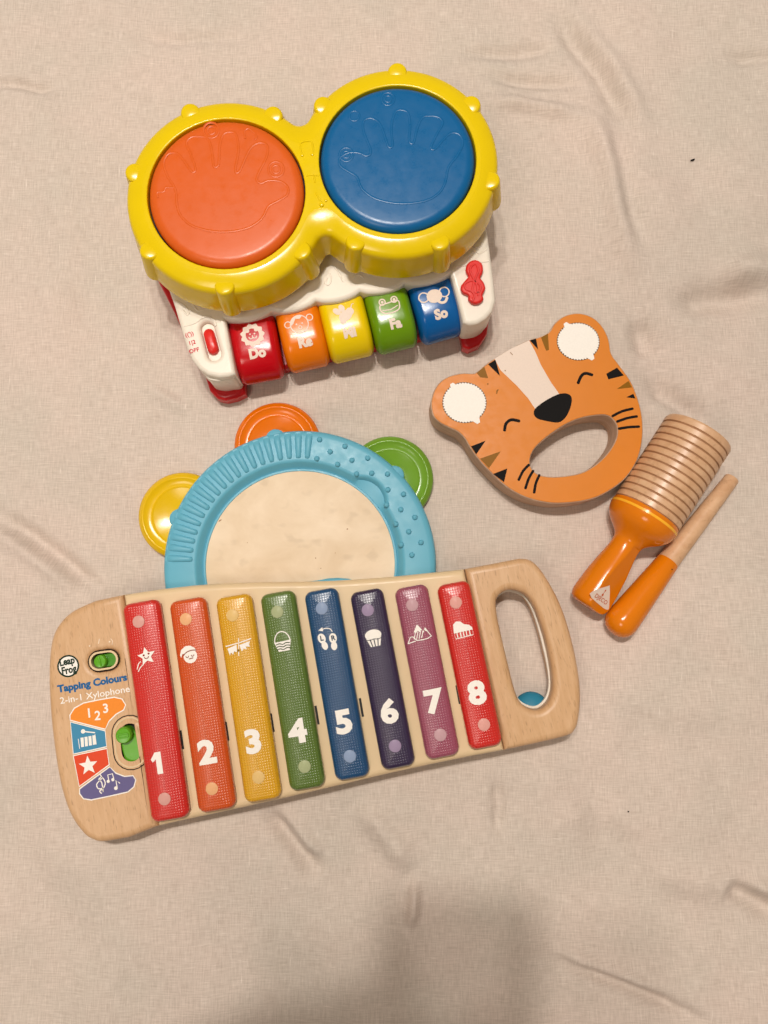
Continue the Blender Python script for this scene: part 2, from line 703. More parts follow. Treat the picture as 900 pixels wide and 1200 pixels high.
def star(c, R, r, a0, n=5):
    return [(c[0] + (R if i % 2 == 0 else r) * cos(a0 + pi * i / n), c[1] + (R if i % 2 == 0 else r) * sin(a0 + pi * i / n)) for i in range(2 * n)]


def arc(c, r, a0, a1, n=10, ry=None):
    ry = ry or r
    return [(c[0] + r * cos(a0 + (a1 - a0) * i / n), c[1] + ry * sin(a0 + (a1 - a0) * i / n)) for i in range(n + 1)]


# ================================================================== THE SHEET
FOOT = []       # (world outline) of what rests on the sheet, to keep it flat there


def vnoise(x, y, seed):
    rs = np.random.RandomState(seed)
    g = rs.rand(128, 128)
    xi, yi = np.floor(x).astype(int), np.floor(y).astype(int)
    fx, fy = x - xi, y - yi
    fx, fy = fx * fx * (3 - 2 * fx), fy * fy * (3 - 2 * fy)
    a = g[xi % 128, yi % 128]
    b = g[(xi + 1) % 128, yi % 128]
    c = g[xi % 128, (yi + 1) % 128]
    d = g[(xi + 1) % 128, (yi + 1) % 128]
    return (a * (1 - fx) + b * fx) * (1 - fy) + (c * (1 - fx) + d * fx) * fy - 0.5


def build_sheet():
    def axis(lo, hi, far_lo, far_hi, st):
        core = list(np.arange(lo, hi, st))
        left, s, x = [], st, lo
        while x > far_lo:
            s *= 1.18
            x -= s
            left.append(x)
        right, s, x = [], st, core[-1]
        while x < far_hi:
            s *= 1.18
            x += s
            right.append(x)
        return np.array(left[::-1] + core + right)
    xs = axis(-0.34, 0.34, -1.3, 1.3, 0.0017)
    ys = axis(-0.30, 0.47, -1.1, 1.5, 0.0017)
    X, Y = np.meshgrid(xs, ys)
    Zh = np.zeros_like(X)
    # soft waves of the cloth on the mattress
    Zh += 0.0110 * vnoise(X * 7 + 11, Y * 7 + 3, 1)
    a = 0.5
    Zh += 0.0060 * vnoise((X * cos(a) - Y * sin(a)) * 22 + 17, (X * sin(a) + Y * cos(a)) * 9 + 3, 8)
    Zh += 0.0078 * vnoise((X * cos(a) + Y * sin(a)) * 34 + 7, (-X * sin(a) + Y * cos(a)) * 13 + 31, 2)
    Zh += 0.0013 * vnoise(X * 60 + 40, Y * 48 + 9, 3)
    Zh += 0.0003 * vnoise(X * 170 + 5, Y * 150 + 19, 5)
    # creases seen in the photo: pixel polyline, half width, height (+ ridge, - furrow)
    CR = [
        ([(648, -10), (675, 35), (704, 75), (728, 118), (742, 150)], 0.0050, -0.0034),
        ([(662, -10), (690, 35), (718, 75), (742, 118), (760, 160)], 0.0050, 0.0026),
        ([(676, 118), (700, 150), (716, 190), (724, 240), (735, 290), (752, 330)], 0.0060, 0.0034),
        ([(712, 140), (726, 190), (736, 240), (748, 300)], 0.0045, -0.0026),
        ([(535, 58), (600, 54), (660, 46)], 0.0035, -0.0022),
        ([(560, 86), (610, 88), (650, 90), (690, 94)], 0.0032, -0.0024),
        ([(560, 118), (610, 120), (650, 126), (690, 136)], 0.0036, 0.0026),
        ([(850, 62), (930, 64)], 0.0030, -0.0018),
        ([(-20, 98), (20, 100), (45, 105), (66, 102)], 0.0024, -0.0020),
        ([(150, 36), (210, 41), (300, 38)], 0.0030, -0.0012),
        ([(-20, 596), (20, 620), (60, 650), (95, 678), (130, 700)], 0.0042, -0.0032),
        ([(-20, 612), (20, 636), (60, 668), (95, 694)], 0.0036, 0.0022),
        ([(175, 455), (200, 470), (225, 490)], 0.0028, 0.0014),
        ([(308, 940), (326, 965), (345, 990), (362, 1012), (380, 1030)], 0.0036, -0.0036),
        ([(320, 938), (340, 965), (360, 990), (378, 1008)], 0.0034, 0.0022),
        ([(412, 940), (440, 965), (465, 995), (484, 1025)], 0.0050, 0.0028),
        ([(486, 1030), (485, 1060), (482, 1092)], 0.0022, 0.0026),
        ([(582, 905), (585, 945), (584, 985)], 0.0026, -0.0016),
        ([(640, 1120), (690, 1143), (740, 1162), (790, 1184), (850, 1210)], 0.0026, -0.0026),
        ([(640, 1112), (690, 1134), (740, 1152), (790, 1174)], 0.0030, 0.0018),
        ([(850, 1042), (880, 1055), (930, 1085)], 0.0042, -0.0032),
        ([(870, 1030), (930, 1058)], 0.0030, 0.0022),
        ([(780, 362), (820, 352), (860, 348), (930, 346)], 0.0060, -0.0036),
        ([(840, 326), (880, 318), (930, 316)], 0.0060, 0.0032),
        ([(752, 442), (780, 462), (806, 480), (830, 498)], 0.0050, -0.0030),
        ([(745, 372), (756, 398), (752, 420)], 0.0055, -0.0024),
        ([(760, 1020), (820, 1036), (880, 1040)], 0.0060, 0.0016),
        ([(30, 850), (60, 960), (70, 1050)], 0.0080, 0.0016),
        ([(620, 880), (660, 930), (690, 990)], 0.0080, 0.0016),
        ([(700, 800), (780, 830), (900, 835)], 0.0080, 0.0014),
        ([(60, 200), (80, 300), (70, 420)], 0.0080, 0.0016),
        ([(430, 440), (470, 448), (520, 440)], 0.0050, -0.0014),
    ]
    core = (X > -0.5) & (X < 0.5) & (Y > -0.45) & (Y < 0.6)
    xc, yc = X[core], Y[core]
    for pts, w, h in CR:
        P = [U(u, v, 0) for u, v in pts]
        best = np.full(xc.shape, 1e9)
        tt = np.zeros(xc.shape)
        nseg = len(P) - 1
        for i in range(nseg):
            ax, ay = P[i].x, P[i].y
            dx, dy = P[i + 1].x - ax, P[i + 1].y - ay
            l2 = dx * dx + dy * dy
            t = np.clip(((xc - ax) * dx + (yc - ay) * dy) / l2, 0, 1)
            d = (xc - ax - t * dx) ** 2 + (yc - ay - t * dy) ** 2
            m = d < best
            best[m] = d[m]
            tt[m] = ((i + t) / nseg)[m]
        fade = np.clip(np.minimum(tt, 1 - tt) / 0.28, 0.08, 1)
        w *= 1.25
        add = 2.9 * h * fade * np.exp(-best / (2 * w * w))
        z = Zh[core]
        Zh[core] = z + add
    # weight of the toys presses the cloth flat
    mask = np.ones_like(X)
    for cx, cy, rx, ry, ang in FOOT:
        dx, dy = X - cx, Y - cy
        px = dx * cos(ang) + dy * sin(ang)
        py = -dx * sin(ang) + dy * cos(ang)
        # rounded box distance in metres
        qx, qy = np.abs(px) - rx, np.abs(py) - ry
        d = np.sqrt(np.maximum(qx, 0) ** 2 + np.maximum(qy, 0) ** 2)
        s = np.clip(d / 0.022, 0, 1)
        mask = np.minimum(mask, s * s * (3 - 2 * s))
    Zh = Zh * mask - 0.0003
    me = bpy.data.meshes.new('bed_sheet')
    ny, nx = X.shape
    co = np.stack([X, Y, Zh], -1).reshape(-1, 3).astype(np.float32)
    idx = np.arange(nx * ny).reshape(ny, nx)
    quads = np.stack([idx[:-1, :-1], idx[:-1, 1:], idx[1:, 1:], idx[1:, :-1]], -1).reshape(-1, 4).astype(np.int32)
    me.vertices.add(len(co))
    me.vertices.foreach_set('co', co.ravel())
    me.loops.add(quads.size)
    me.loops.foreach_set('vertex_index', quads.ravel())
    me.polygons.add(len(quads))
    me.polygons.foreach_set('loop_start', np.arange(0, quads.size, 4, dtype=np.int32))
    me.polygons.foreach_set('use_smooth', np.ones(len(quads), dtype=bool))
    me.update(calc_edges=True)
    me.validate()
    me.materials.append(cloth_mat())
    o = bpy.data.objects.new('bed_sheet', me)
    COL.objects.link(o)
    o['kind'] = 'structure'
    o['label'] = 'creased beige woven cotton bed sheet under all the toys'


# ================================================================== DRUM AND KEYBOARD TOY
ZT = 0.085      # top of the yellow rim
C1 = U(265, 226, ZT)
C2 = U(466, 186, ZT)
R_PAD = 0.0495
R_RIM = 0.0618


def lobes(R, fil=0.006, n=120):
    """outline of two joined circles with filleted necks (counter clockwise)"""
    d = (C2 - C1).xy
    D = d.length
    ax = d.normalized()
    nr = Vector((-ax.y, ax.x))
    a1 = atan2(ax.y, ax.x)
    # fillet circle outside both circles
    hx = D / 2
    hy = sqrt((R + fil) ** 2 - hx * hx)
    ca = atan2(hy, hx)
    pts = []
    c1, c2 = C1.xy, C2.xy
    for i in range(n + 1):
        a = a1 + ca + (2 * pi - 2 * ca) * i / n
        pts.append(c1 + Vector((cos(a), sin(a))) * R)
    cb = c1 + ax * hx - nr * hy
    s0 = (pts[-1] - cb)
    e0 = (c2 + Vector((cos(a1 + pi + ca), sin(a1 + pi + ca))) * R) - cb
    A0, A1 = atan2(s0.y, s0.x), atan2(e0.y, e0.x)
    while A1 > A0:
        A1 -= 2 * pi
    for i in range(1, 8):
        a = A0 + (A1 - A0) * i / 8
        pts.append(cb + Vector((cos(a), sin(a))) * fil)
    for i in range(n + 1):
        a = a1 + pi + ca + (2 * pi - 2 * ca) * i / n
        pts.append(c2 + Vector((cos(a), sin(a))) * R)
    ct = c1 + ax * hx + nr * hy
    s0 = pts[-1] - ct
    e0 = pts[0] - ct
    A0, A1 = atan2(s0.y, s0.x), atan2(e0.y, e0.x)
    while A1 > A0:
        A1 -= 2 * pi
    for i in range(1, 8):
        a = A0 + (A1 - A0) * i / 8
        pts.append(ct + Vector((cos(a), sin(a))) * fil)
    return [(p.x, p.y) for p in pts]


def circle(c, r, n=72):
    return [(c[0] + r * cos(2 * pi * i / n), c[1] + r * sin(2 * pi * i / n)) for i in range(n)]


def build_drum():
    base = U(385, 300, 0)
    base.z = 0
    T = thing('drum_keyboard_toy', 'yellow twin drum toy with orange and blue pads above five coloured piano keys', 'toy drum', base)
    FOOT.append((base.x + 0.003, base.y + 0.035, 0.100, 0.085, radians(11)))
    # red base under everything
    bz = 0.004
    fr = [(188, 333), (197, 350), (208, 372), (222, 402), (236, 428), (244, 446), (249, 462), (258, 471), (267, 473), (280, 470),
          (290, 465), (289, 448), (330, 438.5), (386, 424.5), (440, 412.5), (495, 400), (537, 391), (541, 411), (548, 414), (560, 409),
          (569, 396), (571, 382), (572, 360)]
    o2 = [U(u, v, bz).xy for u, v in fr]
    o2 += [Vector((C2.x + 0.045, C2.y - 0.005)), Vector((C2.x + 0.02, C2.y + 0.04)), Vector((C2.x - 0.03, C2.y + 0.035)),
           Vector((C1.x, C1.y + 0.04)), Vector((C1.x - 0.04, C1.y + 0.015))]
    part('base', slab([[tuple(p) for p in o2]], 0, 0.014, 0.003), 'red', T)
    # white body
    wz = 0.046
    front = [(197, 338), (204, 358), (212, 385), (217.5, 404), (224.5, 421), (233, 432), (243, 439), (257, 442), (268, 441), (276, 438),
             (270, 405), (264, 374)]
    scal = []
    ends = [(264, 374), (318, 364), (370, 352), (422, 341), (474, 332), (528, 320)]
    for (x0, y0), (x1, y1) in zip(ends[:-1], ends[1:]):
        nx, ny = -(y1 - y0), (x1 - x0)
        L = hypot(nx, ny)
        for k in range(1, 9):
            t = k / 8
            b = 6.0 * (1 - (2 * t - 1) ** 2) ** 0.7 if t < 1 else 0
            scal.append((x0 + (x1 - x0) * t + nx / L * b, y0 + (y1 - y0) * t + ny / L * b))
    right = [(536, 350), (543, 378), (551, 380.5), (560, 379), (570, 373), (577, 365), (581, 352), (579, 330), (574, 290), (571, 268)]
    out = [U(u, v, wz).xy for u, v in front + scal + right]
    out += [Vector((C2.x + 0.045, C2.y - 0.0)), Vector((C2.x + 0.02, C2.y + 0.04)), Vector((C2.x - 0.03, C2.y + 0.035)),
            Vector((C1.x, C1.y + 0.04)), Vector((C1.x - 0.042, C1.y + 0.015))]
    # switch well in the white corner
    w0, w1 = U(242.5, 384, wz), U(250.5, 414, wz)
    ax = (w1 - w0).xy.normalized()
    sd = Vector((-ax.y, ax.x))
    hw = 0.0046
    well = [w0.xy + ax * 0 + (sd * cos(a) - ax * sin(a)) * hw for a in [pi * i / 10 for i in range(11)]]
    well += [w1.xy + (-sd * cos(a) + ax * sin(a)) * hw for a in [pi * i / 10 for i in range(11)]]
    body = part('body_shell', slab([[tuple(p) for p in out], [tuple(p) for p in well]], 0.015, wz, 0.0028), 'white', T)
    part('switch_well', slab([[tuple(p) for p in well]], 0.036, 0.0415, 0.0005), 'white', body)
    sw0, sw1 = U(245, 391, 0.046), U(248.5, 406, 0.046)
    prof = []
    for f, dz in ((1.0, 0.0), (1.0, 0.0030), (0.9, 0.0042), (0.65, 0.0050), (0.2, 0.0052)):
        ring = []
        for i in range(24):
            a = 2 * pi * i / 24
            c_ = w0.xy.lerp(w1.xy, 0.5) + ax * ((0.0052 if cos(a) > 0 else -0.0052)) * f
            q = c_ + (ax * cos(a) + sd * sin(a)) * 0.0037 * f
            ring.append((q.x, q.y, 0.0415 + dz))
        prof.append(ring)
    part('power_switch', loft(prof), 'redtoy', T)
    # raised step and swirls moulded in the white shell
    def emb(pxs, z, r=0.0007, sm=True, closed=False):
        P = [U(u, v, z) for u, v in pxs]
        P = [tuple(p) for p in P]
        if sm:
            P = smooth(P, 4, closed)
        return tube(P, r, 6, closed, 0.7)
    rel = merge(
        emb([(205, 352), (216, 358), (221, 366), (219, 369), (213, 362)], wz),
        emb([(226, 357), (232, 364), (238, 362), (236, 356)], wz),
        emb([(216, 382), (224, 380), (231, 377), (236, 373), (244, 371), (251, 376), (253, 382)], wz, 0.0008),
        emb([(386, 320), (388, 328), (385, 334), (381, 331), (384, 325)], wz),
        emb([(392, 312), (397, 320), (402, 330)], wz),
        emb([(414, 327), (420, 322), (427, 326)], wz),
        emb([(548, 300), (556, 295), (563, 297), (570, 292)], wz),
        emb([(553, 286), (558, 290), (565, 287), (562, 281)], wz),
        emb([(534, 313), (545, 311), (558, 308), (573, 306)], wz, 0.0008))
    part('moulded_relief', rel, 'white', body)['kind'] = 'stuff'
    tx = Ink()
    for (u, v), s in (((222, 392), '((\'))'), ((225, 401.7), '1|2'), ((227.5, 411), 'OFF')):
        p = U(u, v, wz)
        tx.text(s, p.xy, 0.0040, radians(16), 0.02)
    part('printed_switch_marks', tx.geo(lambda x, y, h: Vector((x, y, wz + h))), 'ink_redtext', body)
    # treble clef button
    clef = Z([(700, 265), (715, 247), (742, 240), (768, 256), (774, 288), (762, 318), (776, 338), (784, 365), (772, 393), (775, 414),
              (752, 432), (725, 430), (708, 412), (708, 396), (682, 382), (675, 357), (692, 333), (708, 312), (698, 290)], 360, 240, 3.75)
    cl = smooth([tuple(U(u, v, 0.050).xy) for u, v in clef], 4)
    cb = part('clef_button', slab([cl], 0.0455, 0.0500, 0.0014), 'redtoy', T)
    sw = Z([(725, 425), (735, 400), (722, 380), (700, 372), (692, 350), (715, 335), (745, 340), (762, 362), (752, 385), (730, 380),
            (728, 360), (740, 320), (752, 290), (742, 262), (724, 268), (716, 290), (728, 320), (744, 350), (752, 400)], 360, 240, 3.75)
    part('clef_ridge', tube(smooth([tuple(U(u, v, 0.0500)) for u, v in sw], 4, False), 0.0008, 6, False, 0.8), 'redtoy', cb)
    # white front legs down to the base
    for pts in ([(246, 447), (257, 451), (268, 450), (279, 447), (276, 432), (245, 432)], [(541, 386), (550, 388), (562, 385), (570, 377), (566, 366), (540, 370)]):
        zz = 0.030
        lo = [tuple(U(u, v, zz).xy) for u, v in pts]
        part('front_leg', slab([smooth(lo, 4)], 0.0135, 0.040, 0.001), 'white', T)
    # red feet step
    # yellow drum shell
    holes = [circle(C1.xy, R_PAD + 0.0011), circle(C2.xy, R_PAD + 0.0011)]
    plate = slab([lobes(0.0546, 0.0115)] + holes, ZT - 0.011, ZT, 0.0008, 3)
    rings = []
    for R, fil, dz in ((0.0540, 0.0115, 0.0), (0.0558, 0.0110, 0.0002), (0.0590, 0.0100, 0.0012), (0.0622, 0.0088, 0.0024), (0.0638, 0.0080, 0.0034), (0.0648, 0.0074, 0.0049), (0.0653, 0.0068, 0.0070),
                       (0.0656, 0.0060, 0.0110), (0.0666, 0.0052, 0.0160), (0.0684, 0.0036, 0.0255), (0.0683, 0.0034, 0.0268), (0.0672, 0.0034, 0.0275), (0.058, 0.009, 0.0276)):
        rings.append([(x, y, ZT - 0.00005 - dz) for x, y in lobes(R, fil)])
    skirt = loft(rings, False, True)
    shell = part('drum_shell', merge(plate, skirt), 'yellow', T, smooth_deg=40)
    well_ = merge(*[slab([circle(c.xy, R_PAD + 0.003)], ZT - 0.02, ZT - 0.008, 0.0003) for c in (C1, C2)])
    part('pad_recess', well_, 'gap', shell)
    # pegs round each rim (shared mesh)
    tilt = radians(9)
    prof = [(0.0, 0.0004), (0.0050, 0.00035), (0.0058, 0.0000), (0.0063, -0.0007), (0.0065, -0.0018), (0.0068, -0.012), (0.0072, -0.023), (0.0070, -0.0262), (0.0050, -0.0285), (0.0, -0.0290)]
    pg = lathe(prof, 20)
    proto = None
    for C, angs in ((C1, [62, 114, 166, 218, 270, 322]), (C2, [90, 38.6, -13, -64, 244, 142])):
        for a in angs:
            a = radians(a)
            p = C + Vector((cos(a), sin(a), 0)) * 0.0608 + Vector((0, 0, -0.0014))
            loc = p - base
            # lean outward going down
            q = Vector((sin(a), -cos(a), 0))
            rm = Matrix.Rotation(tilt, 4, q).to_euler()
            if proto is None:
                proto = part('rim_peg', pg, 'yellow', T, world=False, loc=loc, rot=rm)
            else:
                share(proto, T, loc, rm, 'rim_peg')
    # moulded notes between the pads
    e = lambda pts, r=0.0006: tube(smooth([tuple(U(u, v, ZT)) for u, v in pts], 3, False), r, 6, False, 0.7)
    nd = lambda u, v, r: xf(lathe([(r, -0.0002), (r * 0.8, r * 0.45), (r * 0.4, r * 0.6), (0, r * 0.62)], 12), lambda w: w + U(u, v, ZT))
    part('moulded_notes', merge(e([(354, 182), (352, 168), (365, 166), (367, 180)]), nd(354, 182, 0.0012), nd(366, 181, 0.0013),
                                e([(359, 206), (367, 205), (374, 206)]), e([(368, 206), (369, 214)]), e([(370, 226), (374, 233), (378, 239)]),
                                nd(377, 240, 0.0018), nd(382, 235, 0.0011)), 'yellow', shell)
    # pads
    pz = ZT + 0.0022
    def pad_z(r):
        return pz - 0.0006 * (r / R_PAD) ** 2
    pp = [(0, pz), (0.012, pad_z(0.012)), (0.024, pad_z(0.024)), (0.036, pad_z(0.036)), (R_PAD - 0.0062, pad_z(R_PAD - 0.0062))]
    for i in range(1, 9):
        a = pi / 2 * i / 8
        pp.append((R_PAD - 0.0062 + 0.0062 * sin(a), pad_z(R_PAD - 0.0062) - 0.0050 * (1 - cos(a))))
    pp += [(R_PAD, ZT - 0.0075)]
    pads = []
    for C, m, lab in ((C1, 'orange_pad', 'round orange drum pad with a raised hand outline'), (C2, 'blue_pad', 'round blue drum pad with a raised hand outline')):
        pads.append(part('drum_pad', xf(lathe(pp, 96), lambda w: Vector((w.x + C.x, w.y + C.y, w.z))), m, T, label=lab, smooth_deg=50))

    def ridge(px, C, closed=False, r=0.00045):
        P = []
        for u, v in px:
            p = U(u, v, pz)
            rr = (p - C).xy.length
            P.append((p.x, p.y, pad_z(min(rr, R_PAD - 0.006)) + 0.00005))
        return tube(smooth(P, 3, closed), r * 1.9, 8, closed, 0.28)
    hand = Z([(290, 640), (283, 570), (250, 515), (230, 455), (250, 412), (290, 410), (325, 450), (355, 492), (372, 480), (348, 410), (330, 365),
              (350, 338), (390, 335), (425, 345), (443, 400), (450, 462), (462, 472), (474, 455), (476, 390), (490, 330), (520, 315), (550, 328),
              (560, 400), (546, 480), (555, 497), (570, 480), (600, 410), (625, 375), (660, 362), (688, 380), (682, 430), (645, 505), (642, 532),
              (662, 542), (690, 530), (740, 532), (776, 558), (772, 595), (722, 625), (690, 645), (660, 700), (590, 742), (480, 756), (370, 735), (312, 692)], 130, 70, 3.75)
    ring_ = lambda cx, cy, r, ox, oy: Z([(cx + r * cos(2 * pi * i / 12), cy + r * sin(2 * pi * i / 12)) for i in range(12)], ox, oy, 3.75)
    part('hand_relief', merge(ridge(hand, C1, True), ridge(ring_(440, 308, 34, 130, 70), C1, True, 0.0004), ridge(ring_(440, 308, 17, 130, 70), C1, True, 0.0004),
                              ridge(ring_(725, 480, 34, 130, 70), C1, True, 0.0004), ridge(ring_(725, 480, 17, 130, 70), C1, True, 0.0004),
                              ridge(Z([(205, 605), (202, 580), (232, 578), (240, 560), (276, 560)], 130, 70, 3.75), C1, False, 0.0004),
                              ridge(Z([(590, 345), (585, 315), (600, 300), (620, 312), (640, 335), (632, 350)], 130, 70, 3.75), C1, False, 0.0004)), 'orange_pad', pads[0])
    hz = [((u - 130) * 3.75, (v - 70) * 3.75) for u, v in hand]
    hand2 = Z([(410 - ((x - 505) * 0.97 + (y - 530) * 0.10), 420 + (y - 530) * 0.93 + (x - 505) * -0.06) for x, y in hz], 360, 70, 3.75)
    part('hand_relief', merge(ridge(hand2, C2, True), ridge(ring_(355, 170, 28, 360, 70), C2, True, 0.0004), ridge(ring_(355, 170, 14, 360, 70), C2, True, 0.0004),
                              ridge(ring_(172, 415, 30, 360, 70), C2, True, 0.0004), ridge(ring_(172, 415, 15, 360, 70), C2, True, 0.0004),
                              ridge(ring_(207, 245, 22, 360, 70), C2, True, 0.0004)), 'blue_pad', pads[1])
    # keys
    kz = 0.0415
    K = [(((265, 372), (318, 364)), ((283, 444), (331, 436)), 'key_red', 'Do', 'red piano key printed with a lion and Do'),
         (((321, 362), (370, 352)), ((338, 431), (386, 420)), 'key_orange', 'Re', 'orange piano key printed with a monkey and Re'),
         (((372, 352), (423, 341)), ((389, 420), (437, 408)), 'key_yellow', 'Mi', 'yellow piano key printed with a bee and Mi'),
         (((426, 341), (475, 332)), ((443, 410), (488, 397)), 'key_green', 'Fa', 'green piano key printed with a frog and Fa'),
         (((478, 331), (527, 321)), ((495, 396), (541, 387)), 'key_blue', 'So', 'blue piano key printed with an elephant and So')]
    for (tl, tr), (bl, br), m, word, lab in K:
        A = (U(*tl, kz) + U(*tr, kz)) / 2
        B = (U(*bl, 0.026) + U(*br, 0.026)) / 2
        A.z = B.z = 0
        d = (B - A)
        L = d.length + 0.0040
        d.normalize()
        s = Vector((-d.y, d.x, 0))
        if s.x < 0:
            s = -s
        wid = (U(*tl, kz) - U(*tr, kz)).length * 1.05
        # outline of the key in side view: back top -> front top -> down the front
        rr = 0.019
        prof = [(-0.006, kz - 0.0005), (0.006, kz), (0.015, kz), (L - rr - 0.002, kz - 0.0002)]
        for i in range(1, 11):
            a = pi / 2 * i / 10
            prof.append((L - rr + rr * sin(a), kz - 0.0003 - 0.018 * (1 - cos(a))))
        prof += [(L - 0.001, kz - 0.022), (L - 0.004, kz - 0.027)]
        nrm = []
        for i in range(len(prof)):
            a = Vector(prof[min(i + 1, len(prof) - 1)]) - Vector(prof[max(i - 1, 0)])
            a.normalize()
            nrm.append(Vector((-a.y, a.x)))
        er = 0.0078
        seq = []
        for i in range(0, 8):
            a = pi / 2 * i / 7
            seq.append((-wid / 2 + er * 0.7 * (1 - cos(a)), er * (1 - sin(a))))
        seq += [(x, 0.0) for x in np.linspace(-wid / 2 + er * 0.7 + 0.002, 0, 4)]
        seq = seq + [(-x, k) for x, k in seq[::-1][1:]]
        # flat sides below the rounded edge
        seq = [(-wid / 2, 0.016)] + seq + [(wid / 2, 0.016)]
        V, Fc = [], []
        n = len(prof)
        for x, ins in seq:
            for (t, z), nv in zip(prof, nrm):
                q = Vector((t, z)) - nv * ins
                crown = -0.0008 * (x / (wid / 2)) ** 2
                V.append(A + d * q.x + s * x + Vector((0, 0, q.y + crown)))
        for i in range(len(seq) - 1):
            for k in range(n - 1):
                Fc.append((i * n + k, (i + 1) * n + k, (i + 1) * n + k + 1, i * n + k + 1))
        key = part('piano_key', (V, Fc), m, T, label=lab, smooth_deg=60)

        def ktop(t, x):
            # height of the key surface
            z = prof[-1][1]
            for (t0, z0), (t1, z1) in zip(prof[:-1], prof[1:]):
                if t0 <= t <= t1:
                    z = z0 + (z1 - z0) * (t - t0) / max(t1 - t0, 1e-9)
                    break
            return z - 0.0008 * (x / (wid / 2)) ** 2
        # print: local x to the right, y away from the front
        def lay(x, y, h, A=A, d=d, s=s, L=L):
            t = (L - 0.0040) * 0.50 - y
            return A + d * t + s * x + Vector((0, 0, ktop(t, x) + h))
        g = Ink()
        c = (0, 0.0045)
        if word == 'Do':
            mane = []
            for i in range(44):
                a = 2 * pi * i / 44
                r = 0.0078 + 0.0007 * cos(11 * a)
                mane.append((c[0] + r * cos(a), c[1] + r * sin(a)))
            g.poly(mane, circle(c, 0.0046, 24)[::-1])
            g.disc((c[0] - 0.0030, c[1] + 0.0034), 0.0014, 12).disc((c[0] + 0.0030, c[1] + 0.0034), 0.0014, 12)
            g.disc((c[0] - 0.0016, c[1] + 0.0008), 0.0006, 8).disc((c[0] + 0.0016, c[1] + 0.0008), 0.0006, 8)
            g.stroke(arc((c[0] - 0.0013, c[1] - 0.0012), 0.0013, pi, 2 * pi, 6), 0.0007).stroke(arc((c[0] + 0.0013, c[1] - 0.0012), 0.0013, pi, 2 * pi, 6), 0.0007)
            g.stroke([(c[0], c[1] - 0.0005), (c[0], c[1] - 0.0022)], 0.0006)
        elif word == 'Re':
            g.stroke(circle(c, 0.0062, 28), 0.0007, True)
            g.poly(arc(c, 0.0062, radians(60), radians(185), 10) + [(c[0] - 0.004, c[1] + 0.001), (c[0] - 0.002, c[1] + 0.0042), (c[0] + 0.001, c[1] + 0.0036)])
            for sx in (-1, 1):
                g.stroke(circle((c[0] + sx * 0.0078, c[1] + 0.0022 + 0.001 * sx), 0.0022, 14), 0.0007, True)
                g.disc((c[0] + sx * 0.0020, c[1] + 0.0002), 0.0006, 8)
            g.stroke(circle((c[0] + 0.0002, c[1] - 0.0024), 0.0011, 10), 0.0005, True)
        elif word == 'Mi':
            g.disc((c[0] + 0.001, c[1] - 0.001), 0.0050, 20, 0.0036, radians(25))
            g.disc((c[0] - 0.0042, c[1] + 0.0032), 0.0030, 16, 0.0020, radians(-45))
            g.disc((c[0] - 0.0005, c[1] + 0.0046), 0.0020, 16, 0.0028, radians(15))
            g.disc((c[0] + 0.0045, c[1] + 0.0012), 0.0028, 16)
            g.stroke([(c[0] + 0.0055, c[1] + 0.003), (c[0] + 0.0068, c[1] + 0.006), (c[0] + 0.008, c[1] + 0.0062)], 0.0006)
            g.disc((c[0] - 0.0015, c[1] - 0.0046), 0.0022, 12)
        elif word == 'Fa':
            g.stroke(smooth([(-0.0062, 0.0015 + c[1]), (-0.0066, -0.0020 + c[1]), (-0.004, -0.0046 + c[1]), (0.001, -0.0052 + c[1]), (0.0058, -0.0038 + c[1]), (0.0070, -0.0005 + c[1]), (0.0066, 0.0022 + c[1]), (0.0022, 0.0024 + c[1]), (-0.0020, 0.0020 + c[1])], 3), 0.0009, True)
            for sx in (-1, 1):
                g.stroke(circle((sx * 0.0042, c[1] + 0.0036), 0.0021, 14), 0.0009, True)
                g.disc((sx * 0.0042, c[1] + 0.0036), 0.0010, 10)
            g.stroke([(-0.0052, c[1] - 0.0022), (0, c[1] - 0.0030), (0.0054, c[1] - 0.0012)], 0.0007)
        else:
            g.disc((0, c[1]), 0.0054, 24, 0.0048)
            for sx in (-1, 1):
                g.stroke(circle((sx * 0.0074, c[1] + 0.001), 0.0034, 16), 0.0009, True)
            g.stroke(smooth([(0.001, c[1] - 0.003), (0.003, c[1] - 0.0056), (0.006, c[1] - 0.0058), (0.0080, c[1] - 0.0036)], 3, False), 0.0018)
        part('printed_animal', g.geo(lay, 0.00016, 0.00001, 0.0030), 'ink_pink', key)
        w = Ink().text(word, (0.001, -0.0086), 0.0088, 0, 0.06)
        part('printed_word', w.geo(lay, 0.00028, 0.00001, 0.0020), 'ink_pink', key)
    return T


